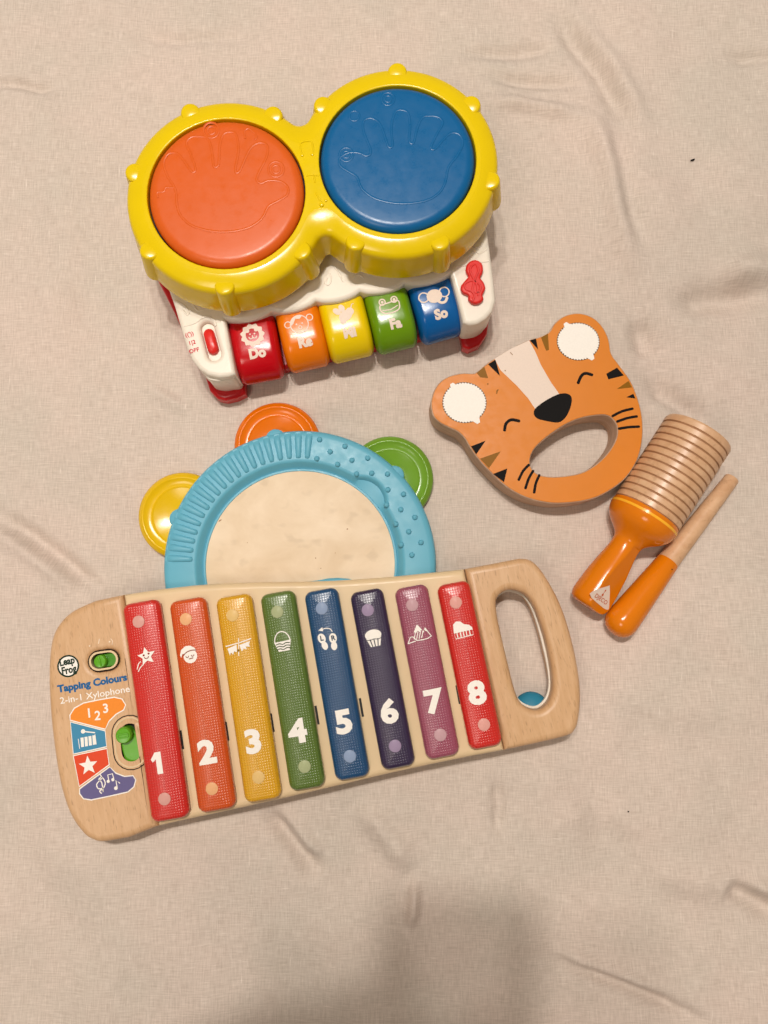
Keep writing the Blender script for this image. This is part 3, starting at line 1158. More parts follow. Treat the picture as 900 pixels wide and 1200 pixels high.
# ================================================================== TAMBOURINE
def build_tambourine():
    ZR = 0.0155
    C = U(351, 661, ZR)
    T = thing('tambourine', 'light blue half round tambourine with wooden skin and yellow, orange and green jingles', 'tambourine', (C.x, C.y, 0))
    FOOT.append((C.x, C.y + 0.035, 0.10, 0.065, 0))
    px = 901 / (HC - ZR) * 1.0
    Ro = 0.0951
    Ri = 0.0660
    a0, a1, n = radians(-22), radians(202), 170
    V, Fc = [], []
    cols = n + 1
    prof_n = None
    for i in range(cols):
        a = a0 + (a1 - a0) * i / n
        deg = math.degrees(a)
        # thumb dish on the inner bevel near 43 degrees
        k = max(0.0, 1 - ((deg - 45.5) / 12.5) ** 2)
        dish = 0.0070 * k
        rb = Ri + 0.0062 + dish
        p = [(Ri, 0.0008), (Ri, ZR - 0.0052), (Ri + 0.0004, ZR - 0.0045), (Ri + 0.0016, ZR - 0.0045), (Ri + 0.0021, ZR - 0.0052),
             (rb - 0.0022, ZR - 0.0036 - 0.0008 * k), (rb - 0.0006, ZR - 0.0009), (rb + 0.0007, ZR - 0.0001), (rb + 0.002, ZR),
             (Ro - 0.0050, ZR), (Ro - 0.0022, ZR - 0.0005), (Ro - 0.0007, ZR - 0.0018), (Ro, ZR - 0.0042), (Ro + 0.0002, 0.007), (Ro, 0.0016), (Ro - 0.0015, 0.0002), (Ri, 0.0002)]
        prof_n = len(p)
        for r, z in p:
            V.append(Vector((r * cos(a), r * sin(a), z)))
    for i in range(n):
        for m in range(prof_n - 1):
            Fc.append((i * prof_n + m, i * prof_n + m + 1, (i + 1) * prof_n + m + 1, (i + 1) * prof_n + m))
    Fc.append(tuple(range(prof_n)))
    Fc.append(tuple(n * prof_n + m for m in range(prof_n))[::-1])
    # cross grip closing the half round below (mostly under the xylophone)
    def L(u, v, z=ZR - 0.002):
        p = U(u, v, z)
        return (p.x - C.x, p.y - C.y)
    gu = [L(u, v) for u, v in [(240, 690), (300, 688), (350, 683), (372, 680), (385, 677.5), (396, 677), (408, 678), (420, 681), (440, 684), (464, 690)]]
    xl, xr = -Ro * cos(radians(10)) + 0.001, Ro * cos(radians(10)) - 0.001
    yb = -0.0285
    grip = slab([gu + [(xr, -0.0160), (xr - 0.006, yb), (0, yb - 0.001), (xl + 0.006, yb), (xl, -0.0160)][0:5]], 0.0003, ZR - 0.0025, 0.002)
    ring = part('ring', merge((V, Fc), grip), 'teal', T, world=False, smooth_deg=40)
    # wooden skin
    sk = [(Ri * 1.004 * cos(a), Ri * 1.004 * sin(a)) for a in [radians(-14) + radians(208) * i / 80 for i in range(81)]]
    part('wooden_skin', slab([sk], 0.0060, ZR - 0.0050, 0.0002), 'skin_wood', T, world=False)
    mk = Ink()
    for (u, v, ru, rv, an) in [(258, 610, 2.2, 0.7, 0.6), (407, 620, 0.9, 0.9, 0), (376, 666, 0.7, 0.5, 0), (370, 654, 0.6, 0.8, 0), (290, 636, 0.5, 0.5, 0), (393, 648, 0.6, 0.4, 0.3)]:
        p = L(u, v, ZR - 0.005)
        mk.disc(p, ru / 1690, 10, rv / 1690, an)
    part('stain_speck', mk.geo(lambda x, y, h: Vector((x, y, ZR - 0.0049 + h))), 'groove', ring.parent.children[1], world=False)['kind'] = 'stuff'
    # radial ribs on the left, small studs on the right
    rib_len = 0.0192
    rv, rf = [], []
    rings = []
    for t, h, w in ((0, 0.0, 0.0010), (0.0008, 0.0012, 0.0017), (0.0022, 0.0020, 0.0020), (rib_len - 0.0055, 0.0020, 0.0026), (rib_len - 0.0030, 0.0013, 0.0026), (rib_len - 0.0012, 0.0002, 0.0023), (rib_len, -0.0004, 0.0016)):
        rings.append([(t, w * c, -0.0003 + h * s) for c, s in [(1, 0), (0.82, 0.6), (0.4, 0.95), (-0.4, 0.95), (-0.82, 0.6), (-1, 0)]])
    geo = loft(rings)
    proto = None
    nr = 20
    for i in range(nr):
        deg = 86.5 + (177.5 - 86.5) * i / (nr - 1)
        a = radians(deg)
        loc = (0.0742 * cos(a), 0.0742 * sin(a), ZR)
        if proto is None:
            proto = part('rib', geo, 'teal', T, world=False, loc=loc, rot=(0, 0, a), smooth_deg=60)
        else:
            share(proto, T, loc, (0, 0, a), 'rib')
    studs = Z([(158, 232), (295, 268), (215, 297), (143, 335), (333, 343), (418, 332), (256, 366), (358, 418), (440, 413), (525, 418), (528, 503),
               (612, 527), (520, 585), (597, 610), (673, 652), (571, 688), (640, 730), (599, 801), (706, 788), (657, 856)], 340, 460, 4.5)
    sg = lathe([(0.0020, -0.0002), (0.0019, 0.0007), (0.0016, 0.0014), (0.0010, 0.0019), (0, 0.0021)], 14)
    proto = None
    for u, v in studs:
        p = L(u, v, ZR)
        loc = (p[0] * 0.975, p[1] * 0.975, ZR)
        if proto is None:
            proto = part('stud', sg, 'teal', T, world=False, loc=loc, smooth_deg=60)
        else:
            share(proto, T, loc, (0, 0, 0), 'stud')
    # jingles through slots in the ring
    jr = 0.0312
    for (u, v), m, lab in (((213, 604), 'jingle_yellow', 'yellow plastic jingle disc'), ((325, 521), 'jingle_orange', 'orange plastic jingle disc'), ((457, 561), 'jingle_green', 'green plastic jingle disc')):
        p = U(u, v, 0.0055)
        prof = [(0, 0.0096), (0.0196, 0.0096), (0.0201, 0.0099), (0.0206, 0.0101), (0.0211, 0.0098), (0.0216, 0.0097), (0.0262, 0.0113), (0.0267, 0.0118), (0.0273, 0.0119), (0.0278, 0.0115), (0.0289, 0.0107), (0.0300, 0.0097), (0.0309, 0.0084), (jr, 0.0070), (0.0309, 0.0055), (0.0290, 0.0042), (0.020, 0.0034), (0, 0.0034)]
        g = xf(lathe(prof, 64), lambda w: Vector((w.x + p.x, w.y + p.y, w.z - 0.0032)))
        part('jingle', g, m, T, label=lab, smooth_deg=50)
    for u, v in ((208, 607), (322, 509), (473, 547)):
        p = U(u, v, 0.012)
        d = Vector((p.x - C.x, p.y - C.y, 0)).normalized()
        q = C.xy + d.xy * (Ro - 0.0042)
        g = xf(lathe([(0, 0.0140), (0.0055, 0.0140), (0.0068, 0.0133), (0.0072, 0.0120), (0.0072, 0.004)], 28), lambda w: Vector((w.x + q.x, w.y + q.y, w.z)))
        part('jingle_pin', g, 'teal', T)
    return ZR, C, yb


# ================================================================== XYLOPHONE
def build_xylophone(tamb):
    ZR, TC, yb = tamb
    TK = 0.028
    P1, P2 = U(184, 969, 0.0278), U(592, 880, 0.0278)
    e1 = (P2 - P1)
    e1.z = 0
    e1.normalize()
    perp = Vector((-e1.y, e1.x, 0))
    far = Vector((TC.x, TC.y + yb - 0.002, 0))
    dist = (far - P1).dot(perp)
    al = 0.0
    e2 = perp * cos(al) + Vector((0, 0, 1)) * sin(al)
    nn = e1.cross(e2)
    O = P1 - nn * TK
    O.z = 0.0001
    mat = Matrix.Translation(O) @ Matrix((e1, e2, nn)).transposed().to_4x4()
    T = thing('toy_xylophone', 'beech and cream toy xylophone with eight rainbow bars numbered one to eight', 'xylophone', O, mat)
    mid = (P1 + P2) / 2
    FOOT.append((mid.x + perp.x * 0.045, mid.y + perp.y * 0.045, 0.185, 0.045, atan2(e1.y, e1.x)))
    print('xylophone tilt', math.degrees(al), 'dist', dist)

    def S(u, v, h=TK):
        """pixel -> local (s, t) on the plane at local height h"""
        d = ray(u, v)
        c = Vector((0, 0, HC)) - O
        k = (h - c.dot(nn)) / d.dot(nn)
        q = c + d * k
        return (q.dot(e1), q.dot(e2))
    left = [(143, 697), (110, 704), (84, 716), (68, 731), (59, 750), (55.5, 780), (56, 815), (59, 855), (66, 905), (74, 938), (83, 960), (96, 978), (106, 985), (119, 988), (150, 983), (184, 969.5)]
    L1 = [S(*p) for p in left]
    Lo = [L1[0]] + smooth(L1[1:-1], 5, False) + [L1[-1]]
    # two slots for the sliders
    ang1 = atan2(S(141, 771)[1] - S(100, 777)[1], S(141, 771)[0] - S(100, 777)[0])
    ppm = 1 / (S(121, 774)[0] - S(120, 774)[0])

    def stadium(c, hl, hw, ang, n=10):
        o = []
        for i in range(n + 1):
            a = -pi / 2 + pi * i / n
            o.append(rot2((hl - hw + hw * cos(a), hw * sin(a)), ang, c))
        for i in range(n + 1):
            a = pi / 2 + pi * i / n
            o.append(rot2((-(hl - hw) + hw * cos(a), hw * sin(a)), ang, c))
        return o
    k = abs(ppm)
    c1 = S(121.5, 774)
    sl1 = stadium(c1, 15.5 / k, 9.2 / k, ang1)
    c2 = S(153, 870)
    sl2 = stadium(c2, 28 / k, 18 / k, ang1 + pi / 2)
    wl = part('end_block', slab([Lo, stadium(c1, 17.3 / k, 11.2 / k, ang1), stadium(c2, 30.5 / k, 20 / k, ang1 + pi / 2)], 0, TK, 0.0046, 5), 'beech', T, world=False, label='rounded beech end block with logo and two green sliders')
    for nm, c, hl, hw, ho, hi, ii in (('slider_rim', c1, 17.2, 11.1, 0, 15.2, 9.0), ('slider_rim', c2, 30.4, 19.9, pi / 2, 27, 16.5)):
        part(nm, slab([stadium(c, hl / k, hw / k, ang1 + ho), stadium(c, hi / k, ii / k, ang1 + ho)], TK - 0.006, TK + 0.0004, 0.0012), 'cream', wl, world=False)
        part('slider_floor', slab([stadium(c, hl / k, hw / k, ang1 + ho)], TK - 0.012, TK - 0.0055, 0.0003), 'gap', wl, world=False)
        st = Ink().stroke(stadium(c, (hl + 1.2) / k, (hw + 1.2) / k, ang1 + ho), 1.2 / k, True)
        part('slider_outline', st.geo(lambda x, y, h: Vector((x, y, TK + h))), 'ink_black', wl, world=False)
    dome = lambda c, r, z0, h: xf(lathe([(r, z0), (r * 0.98, z0 + h * 0.5), (r * 0.86, z0 + h * 0.85), (r * 0.5, z0 + h), (0, z0 + h * 1.02)], 28), lambda w: Vector((w.x + c[0], w.y + c[1], w.z)))
    def pill(pa, pb, r, z0, z1):
        a_, b_ = Vector(pa), Vector(pb)
        dd = (b_ - a_).normalized()
        an_ = atan2(dd.y, dd.x)
        o = [tuple(b_ + Vector((cos(an_ + t), sin(an_ + t))) * r) for t in [-pi / 2 + pi * i / 10 for i in range(11)]]
        o += [tuple(a_ + Vector((cos(an_ + t), sin(an_ + t))) * r) for t in [pi / 2 + pi * i / 10 for i in range(11)]]
        return slab([o], z0, z1, 0.0008)
    knob = lambda c, r, z0, h: xf(lathe([(r, z0), (r, z0 + h * 0.75), (r * 0.95, z0 + h * 0.90), (r * 0.84, z0 + h * 0.98), (r * 0.6, z0 + h), (0, z0 + h)], 28), lambda w: Vector((w.x + c[0], w.y + c[1], w.z)))
    p = S(118, 775)
    kn = part('slider_knob', knob(p, 7.8 / k, TK - 0.006, 0.0080), 'green_knob', T, world=False)
    part('slider_plate', pill(S(118, 775), S(131.5, 773), 8.0 / k, TK - 0.0058, TK - 0.0025), 'green_dark', kn, world=False)
    part('knob_ridge', tube([(p[0] + 1 / k, p[1] - 6 / k, TK + 0.0019), (p[0] + 0.2 / k, p[1], TK + 0.0022), (p[0] - 0.6 / k, p[1] + 6 / k, TK + 0.0019)], 0.0007, 8), 'green_knob', kn, world=False)
    p = S(146.5, 861)
    kn2 = part('slider_knob', knob(p, 9.8 / k, TK - 0.006, 0.0100), 'green_knob', T, world=False)
    part('slider_plate', pill(S(148.5, 864), S(154, 885), 10.4 / k, TK - 0.0058, TK - 0.0020), 'green_knob', kn2, world=False)
    lp = stadium(p, 6.2 / k, 2.2 / k, ang1)
    part('knob_ridge', tube([(x, y, TK + 0.0040) for x, y in lp], 0.0005, 6, True), 'green_knob', kn2, world=False)
    # prints on the left block
    onT = lambda x, y, h: Vector((x, y, TK + h))
    pc = S(80, 780.5)
    r = 13.2 / k
    part('logo_ring', Ink().poly(circle(pc, r, 40), circle(pc, r * 0.85, 40)[::-1]).geo(onT), 'ink_green', wl, world=False)
    part('logo_ground', Ink().poly(circle(pc, r * 0.86, 40)).geo(onT, 0.0001), 'ink_white', wl, world=False)
    q1, q2 = S(78.6, 775.2), S(80.8, 785.2)
    la = ang1 + radians(4)
    part('logo_lettering', Ink().text('Leap', q1, 12 / k, la, 0.035, width=18.2 / k).text('Frog', q2, 12 / k, la, 0.035, width=17.6 / k).geo(onT, 0.00022), 'ink_green', wl, world=False)
    ta, tb = S(67.5, 808), S(149, 793.5)
    an = atan2(tb[1] - ta[1], tb[0] - ta[0])
    wdt = hypot(tb[1] - ta[1], tb[0] - ta[0])
    part('printed_title', Ink().text('Tapping Colours', ((ta[0] + tb[0]) / 2, (ta[1] + tb[1]) / 2), 11.5 / k, an, 0.045, width=wdt).geo(onT), 'ink_blue', wl, world=False)
    ta, tb = S(70.5, 822), S(152, 807)
    wdt = hypot(tb[1] - ta[1], tb[0] - ta[0])
    part('printed_subtitle', Ink().text('2-in-1 Xylophone', ((ta[0] + tb[0]) / 2, (ta[1] + tb[1]) / 2), 10.8 / k, an, 0.008, width=wdt).geo(onT), 'ink_white', wl, world=False)
    tick = Ink()
    tick.disc(S(105, 757), 0.9 / k, 8).stroke([S(115.5, 754), S(116.5, 749)], 1.0 / k).disc(S(128.5, 752), 1.1 / k, 8)
    tick.stroke([S(130, 748.5), S(132, 751), S(131.5, 755)], 0.8 / k)
    part('printed_marks', tick.geo(onT), 'ink_cream', wl, world=False)
    F4 = [('ink_orange', [(82.4, 844), (82, 838), (87, 830), (98, 823.8), (116, 820), (134, 817), (143, 819), (147.4, 826), (145, 832), (136, 837), (128, 845), (123.4, 854.6)]),
          ('ink_sky', [(82.6, 846), (123.4, 856.4), (125, 875), (86, 883.6)]),
          ('ink_red', [(86, 885.6), (125.2, 877), (128.2, 896), (93, 921.6)]),
          ('ink_purple', [(93.4, 924.4), (128.6, 898.6), (136, 906), (146, 909.8), (156, 908.8), (159.2, 914), (157, 922), (150, 928), (128, 933), (107, 937.4), (98, 936), (93.4, 930)])]
    edge = Ink()
    for m, pts in F4:
        q = [S(*p) for p in pts]
        part('printed_field', Ink().poly(q).geo(onT, 0.0001), m, wl, world=False)
        edge.stroke(q, 1.3 / k, True)
    part('field_outline', edge.geo(onT, 0.00016, 0.00001), 'ink_white', wl, world=False)
    ic = Ink()
    ic.text('1', S(104.5, 836), 15 / k, ang1, 0.02).text('2', S(114.5, 839), 15 / k, ang1 - 0.1, 0.02).text('3', S(124, 830.5), 15 / k, ang1, 0.02)
    ic.stroke([S(97, 857), S(111, 858.5)], 1.4 / k).disc(S(97.5, 857), 2.6 / k, 12)
    for i in range(4):
        u = 94.5 + i * 4.6
        ic.poly([S(u, 864.5 - i * 0.9), S(u + 3.6, 864 - i * 0.9), S(u + 4.2, 875 - i * 0.9), S(u + 0.8, 875.6 - i * 0.9)])
    ic.stroke([S(92, 866), S(93.5, 877)], 0.8 / k).stroke([S(111.5, 860.5), S(113, 872)], 0.8 / k)
    pst = S(103.7, 897)
    ic.poly(star(pst, 11.5 / k, 4.9 / k, ang1 + pi / 2))
    cl = [(119, 929.5), (117, 927), (119.5, 925), (121, 928), (119.5, 917), (116, 913), (120, 911), (123.5, 917), (121.5, 923), (115.5, 924), (113.5, 919), (117.5, 914), (119.5, 911.5), (118, 908)]
    ic.stroke(smooth([S(*q) for q in cl], 3, False), 1.3 / k)
    ic.disc(S(127, 915.5), 1.9 / k, 10).disc(S(132.5, 913.5), 1.9 / k, 10).stroke([S(128, 915.5), S(126.5, 908), S(132, 906.5), S(133.8, 913.5)], 1.2 / k)
    ic.disc(S(136, 923.5), 2.2 / k, 10).stroke([S(137.6, 923.5), S(136.2, 914.5), S(140.5, 917.5)], 1.2 / k)
    part('printed_icons', ic.geo(onT, 0.00022, 0.00001), 'ink_white', wl, world=False)
    # cream middle
    topedge = [(143.8, 697), (166, 693.5), (190, 690), (225, 686), (261, 683.5), (305, 682), (350, 681.5), (390, 680.5), (429, 678), (466, 675), (504, 671), (525, 669), (544.3, 666.8)]
    botedge = [(591.3, 880), (546, 888.5), (500, 898), (450, 909), (400, 921), (340, 935), (300, 944), (250, 955), (210, 963.5), (184.6, 969.3)]
    Bd = [S(*p) for p in topedge] + [S(*p) for p in botedge]
    # the middle is a shallow tray between the two thick end blocks: the tambourine is pushed in below it
    body = slab([Bd], TK - 0.0115, TK, 0.0042, 5)
    tp, bp_ = [S(*p) for p in topedge], [S(*p) for p in botedge]
    rail2 = slab([bp_ + [(x, y + 0.009) for x, y in bp_[::-1]]], 0, TK - 0.0110, 0.0008)
    cm = part('centre_body', merge(body, rail2), 'cream', T, world=False, label='cream plastic middle carrying the bars')
    # right handle block
    right = [(545, 666.6), (580, 660), (600, 656), (612, 654.3), (624, 657), (636, 669), (650, 692), (660, 714), (668, 738), (675, 766), (680, 795), (681.5, 820), (679, 845), (675, 856), (666, 863), (630, 872), (592, 880)]
    R1 = [S(*p) for p in right]
    Ro_ = [R1[0]] + smooth(R1[1:-1], 5, False) + [R1[-1]]
    hole = smooth([S(*p) for p in [(582, 708), (585, 698), (595, 691.5), (606, 692), (617, 697), (626, 709), (633, 726), (640, 748), (646, 775), (649, 800), (647.5, 815), (642, 826), (632, 832.5), (621, 831), (611, 824), (605, 812), (599, 790), (592, 760), (585, 730)]], 4)
    up = slab([Ro_, hole], 0.0135, TK, 0.0046, 5)
    # below, a pocket runs from the opening toward the middle for the mallet
    c_h = S(622, 826, 0.010)
    px0 = R1[-1][0] - 0.001
    lowhole = [q for q in hole]
    # widen the lower opening toward the front edge
    cy = sum(q[1] for q in hole) / len(hole)
    low = []
    for x, y in hole:
        if y < cy:
            y = y - 0.0150 * min(1, (cy - y) / 0.02)
        low.append((x, y))
    lowr = [(x + (0.0002 if False else 0), y) for x, y in Ro_]
    dn = slab([Ro_, low], 0.0, 0.0137, 0.0016, 3)
    hb = part('handle_block', merge(up, dn), 'beech', T, world=False, label='beech handle end with a long grip opening')
    mx_, my_ = sum(q[0] for q in hole) / len(hole), sum(q[1] for q in hole) / len(hole)
    inn = [(x + (mx_ - x) * 0.0014 / hypot(x - mx_, y - my_), y + (my_ - y) * 0.0014 / hypot(x - mx_, y - my_)) for x, y in hole]
    out_ = [(x - (mx_ - x) * 0.0004 / hypot(x - mx_, y - my_), y - (my_ - y) * 0.0004 / hypot(x - mx_, y - my_)) for x, y in hole]
    part('grip_liner', slab([out_, inn], 0.0130, 0.0165, 0.0004), 'white', hb, world=False)
    # bars
    BAR = [((164.5, 705), (200, 961), 46.5), ((219, 702), (255, 950), 45.8), ((273, 698), (309, 938.5), 45), ((324.5, 694), (361, 924.5), 43.5),
           ((375.5, 691), (414, 912.5), 42.3), ((428.8, 691.5), (468, 899.8), 41.4), ((481, 687), (520, 887.5), 41.6), ((530.5, 683), (570.5, 876), 41)]
    RIV = [((162.6, 728.5), (193, 936)), ((218, 725.5), (248.5, 924)), ((272.5, 721), (303, 910.5)), ((325, 717), (357, 898)), ((377, 713), (410, 886)), ((431, 715), (463, 874)), ((483, 709), (516, 861)), ((534, 706), (567, 849))]
    NUM = [(185.5, 894), (242.7, 882.5), (297, 870), (349, 858), (403, 847), (456, 835), (508, 823), (559, 813)]
    ICO = [(171, 769), (222, 767), (280, 758), (331, 751), (384, 750), (438, 748), (490, 742), (542, 737)]
    names = ['red', 'orange', 'yellow', 'green', 'blue', 'dark violet', 'mauve', 'red']
    zb, bh, er, crown = TK + 0.0008, 0.0060, 0.0028, 0.0024
    zt = zb + bh
    for i, (a, b, wpx) in enumerate(BAR):
        A, B = Vector(S(*a, zt - 0.001)), Vector(S(*b, zt - 0.001))
        d = (A - B)
        Lb = d.length
        d.normalize()
        s = Vector((d.y, -d.x))
        kk = abs(1 / (S(301, 830, zt)[0] - S(300, 830, zt)[0]))
        Wb = wpx / kk * 0.985
        ctr = (A + B) / 2

        def rrect(ins, n=7, cr=0.0052):
            hw, hl = Wb / 2 - ins, Lb / 2 - ins
            c_ = max(cr - ins, 0.0006)
            o = []
            for q, (sx, sy) in enumerate(((1, 1), (-1, 1), (-1, -1), (1, -1))):
                for j in range(n + 1):
                    t = pi / 2 * q + pi / 2 * j / n
                    o.append((sx * (hw - c_) + c_ * cos(t), sy * (hl - c_) + c_ * sin(t)))
            return o

        def topz(x, y):
            e = max(0.0, abs(y) - (Lb / 2 - 0.018)) / 0.018
            return zt + crown * (1 - (2 * x / Wb) ** 2) - 0.0009 * e * e
        rings = [[(x, y, zb) for x, y in rrect(0.0004)], [(x, y, zb + 0.001) for x, y in rrect(0)]]
        for j in range(0, 6):
            t = pi / 2 * j / 5
            ins = er * (1 - cos(t))
            rings.append([(x, y, zb + bh - er + er * sin(t) - 0 + (topz(x, y) - zt) * sin(t)) for x, y in rrect(ins)])
        for f in (0.5, 0.62, 0.74, 0.86, 0.96):
            ins = er + (Wb / 2 - er - 0.0003) * ((f - 0.4) / 0.56)
            rings.append([(x, y, topz(x, y)) for x, y in rrect(min(ins, Wb / 2 - 0.0002))])
        V, Fc = loft(rings, True, True)
        def place(v):
            q = ctr + s * v.x + d * v.y
            return Vector((q.x, q.y, v.z))
        bm_ = bar_mat('bar_%s_plastic' % names[i].replace(' ', '_'), BARCOL[i], 0.10 if i == 5 else 0.22)
        lab = '%s bar numbered %d' % (names[i], i + 1)
        bar = part('bar', ([place(v) for v in V], Fc), bm_, T, world=False, label=lab, smooth_deg=50)
        uvl = bar.data.uv_layers.new(name='UVMap')
        for lpp in bar.data.loops:
            vv = V[lpp.vertex_index]
            uvl.data[lpp.index].uv = (vv.x, vv.y)

        def onbar(u, v):
            q = Vector(S(u, v, zt + crown * 0.7)) - ctr
            return (q.dot(s), q.dot(d))
        lay = lambda x, y, h: place(Vector((x, y, topz(x, y) + h)))
        rm = ink_mat('rivet_tint', RIVCOL[i], 0.35)
        for u, v in RIV[i]:
            c = onbar(u, v)
            g = lathe([(7.4 / k, -0.0006), (7.2 / k, 0.0003), (6.6 / k, 0.00045), (0, 0.0005)], 28)
            part('rivet', ([place(Vector((w.x + c[0], w.y + c[1], w.z + topz(w.x + c[0], w.y + c[1])))) for w in g[0]], g[1]), rm, bar, world=False)
        c = onbar(*NUM[i])
        hn = 25 / k / 0.70
        nk = Ink().text(str(i + 1), c, hn, 0, 0.05, squeeze=1.12) if i else Ink().poly([(c[0] + x / k, c[1] + y / k) for x, y in ((-8, 5), (-2.5, 12.5), (4.5, 12.5), (4.5, -12.5), (-2, -12.5), (-2, 4.5), (-6, 1.5))])
        part('printed_number', nk.geo(lay, 0.00012, 0.00001, 0.004), 'ink_white', bar, world=False)
        c = onbar(*ICO[i])
        g = Ink()
        dk = Ink()
        m = 1 / k
        X = lambda x, y: (c[0] + x * m, c[1] + y * m)
        if i == 0:
            g.poly(star(X(1, 0), 11 * m, 5.2 * m, radians(95)))
            g.stroke(smooth([X(-7, -5), X(-10, -8), X(-12, -13)], 4, False), 1.1 * m).stroke(smooth([X(-4, -9), X(-8, -12), X(-11, -16)], 4, False), 1.1 * m)
            dk.disc(X(-2, 1.5), 1.2 * m, 8).disc(X(4, 2.5), 1.2 * m, 8).stroke(arc(X(1, -0.2), 2.6 * m, radians(200), radians(350), 6), 0.9 * m)
        elif i == 1:
            g.disc(X(1, -2), 8.2 * m, 24).poly([X(-8, 2), X(-10, -2), X(-11.5, 1), X(-9, 7), X(-3, 10.5), X(3, 10), X(8, 6), X(9, 3), X(3, 4), X(-4, 1.5)])
            dk.stroke(smooth([X(-7, 0), X(-3, 3), X(3, 4.5), X(8.5, 4)], 4, False), 1.0 * m)
            dk.stroke(arc(X(-2.5, -1.6), 1.6 * m, radians(180), radians(360), 5), 0.8 * m).stroke(arc(X(4, -1), 1.6 * m, radians(180), radians(360), 5), 0.8 * m).stroke([X(-0.5, -5), X(4, -4.5)], 1.0 * m)
        elif i == 2:
            g.stroke([X(-15, 3), X(-1, 4.5)], 1.3 * m).stroke([X(2, 4.8), X(15, 7)], 1.3 * m).stroke([X(-1.5, -10), X(1.5, 10)], 0.9 * m)
            g.poly([X(-14, 0), X(-2, 3), X(-3, -6), X(-6, -4), X(-8, -8), X(-10, -5), X(-12, -8)])
            g.poly([X(1, 2), X(14, 4.5), X(12, 1), X(13, -2), X(8, -1), X(9, -4), X(5, -3), X(3, -6)])
            dk.disc(X(-1.2, -4), 1.5 * m, 8)
        elif i == 3:
            g.stroke(arc(X(0, -1), 9.2 * m, radians(0), radians(180), 16, 12 * m), 1.2 * m)
            g.poly([X(-10, -1), X(10, 0), X(7, -12), X(-6, -12)])
            for yy in (-3.5, -6.5, -9.5):
                dk.stroke(smooth([X(-8, yy), X(-4, yy + 0.8), X(0, yy - 0.5), X(4, yy + 0.9), X(8, yy + 0.2)], 3, False), 1.0 * m)
        elif i == 4:
            for sx, aa in ((-1, 0.22), (1, -0.05)):
                p_ = X(sx * 6.6, 2 - sx * 1.0)
                g.disc(p_, 4.6 * m, 18, 6.0 * m, aa).disc(rot2((0.2 * m, -9 * m), aa, p_), 3.6 * m, 16, 5.2 * m, aa)
            g.stroke(smooth([X(7, 9), X(5, 12.5), X(0, 14), X(-4, 13.2)], 3, False), 1.0 * m).poly([X(-3.5, 16), X(-3.5, 11), X(-9, 13)])
            dk.text('L', X(-6.6, 3), 8 * m, 0, 0.03).text('R', X(6.8, 1), 8 * m, 0, 0.03)
        elif i == 5:
            g.disc(X(0, 4), 9.8 * m, 28, 6.4 * m).poly([X(-9, 0.5), X(9, 0.5), X(6.2, -9.5), X(-5.2, -9.5)])
            for x0, x1 in ((-4.5, -3), (0, 0.3), (4.8, 3.6)):
                dk.stroke([X(x0, -1), X(x1, -9)], 1.1 * m)
            dk.stroke(smooth([X(-9, -0.6), X(-5, -1.6), X(0, -0.6), X(5, -1.6), X(9, -0.6)], 3, False), 0.7 * m)
        elif i == 6:
            g.poly([X(-5, 2), X(0, 10), X(1.5, 9), X(6, 2), X(4, 3), X(2, 1), X(0, 3), X(-2, 1)])
            for x0 in (-6, -3, 0, 3):
                g.stroke([X(x0, -6), X(x0 + 3, 1.5)], 1.0 * m)
            g.stroke([X(-14, -10), X(-10, -3), X(-7, -3), X(-3, -8), X(4, -8.5), X(10, -8.0), X(15, -6)], 1.1 * m)
            g.stroke([X(6, 0), X(9, 5), X(14, -5)], 1.1 * m).stroke([X(-14, -10), X(-5, -8.5)], 1.1 * m)
            g.poly([X(8, 3), X(9, 5), X(11.5, 0), X(9, 1)])
        else:
            g.poly([X(-11, -3), X(-10, 7), X(-6, 10), X(-1, 9), X(3, 5), X(8, 3.5), X(11.5, 0), X(11.5, -3)])
            g.stroke([X(-11, -3), X(-10, -10), X(11, -9), X(11.5, -2)], 1.0 * m, True)
            for x0 in (-7.5, -3.5, 0, 3.5, 7.5):
                g.stroke([X(x0, -8.6), X(x0, -3)], 1.2 * m)
        sym = part('printed_symbol', g.geo(lay, 0.00012, 0.000008, 0.004), 'ink_white', bar, world=False)
        if dk.V:
            dm = bpy.data.materials.get('mark_%d' % i) or ink_mat('mark_%d' % i, tuple(0.4 * q for q in BARCOL[i][:3]) + (1,))
            part('symbol_detail', dk.geo(lay, 0.00032, 0.00001, 0.004), dm, bar, world=False)
    # dark slots beside the bars
    for u, v in [(212.5, 867), (265.5, 857), (319, 847), (371.5, 838), (423.5, 829), (537, 814)]:
        c = S(u, v)
        dd = (Vector(S(202, 960)) - Vector(S(166, 703))).normalized()
        ss = Vector((dd.y, -dd.x))
        hl, hw = 11 / k, (1.9 if u < 300 else 1.4) / k
        q = [Vector(c) + dd * a_ * hl + ss * b_ * hw for a_, b_ in ((-1, -1), (1, -1), (1, 1), (-1, 1))]
        part('slot', Ink().poly([tuple(x) for x in q]).geo(onT, 0.0001), 'gap', cm, world=False)
    return T, mat, S, O


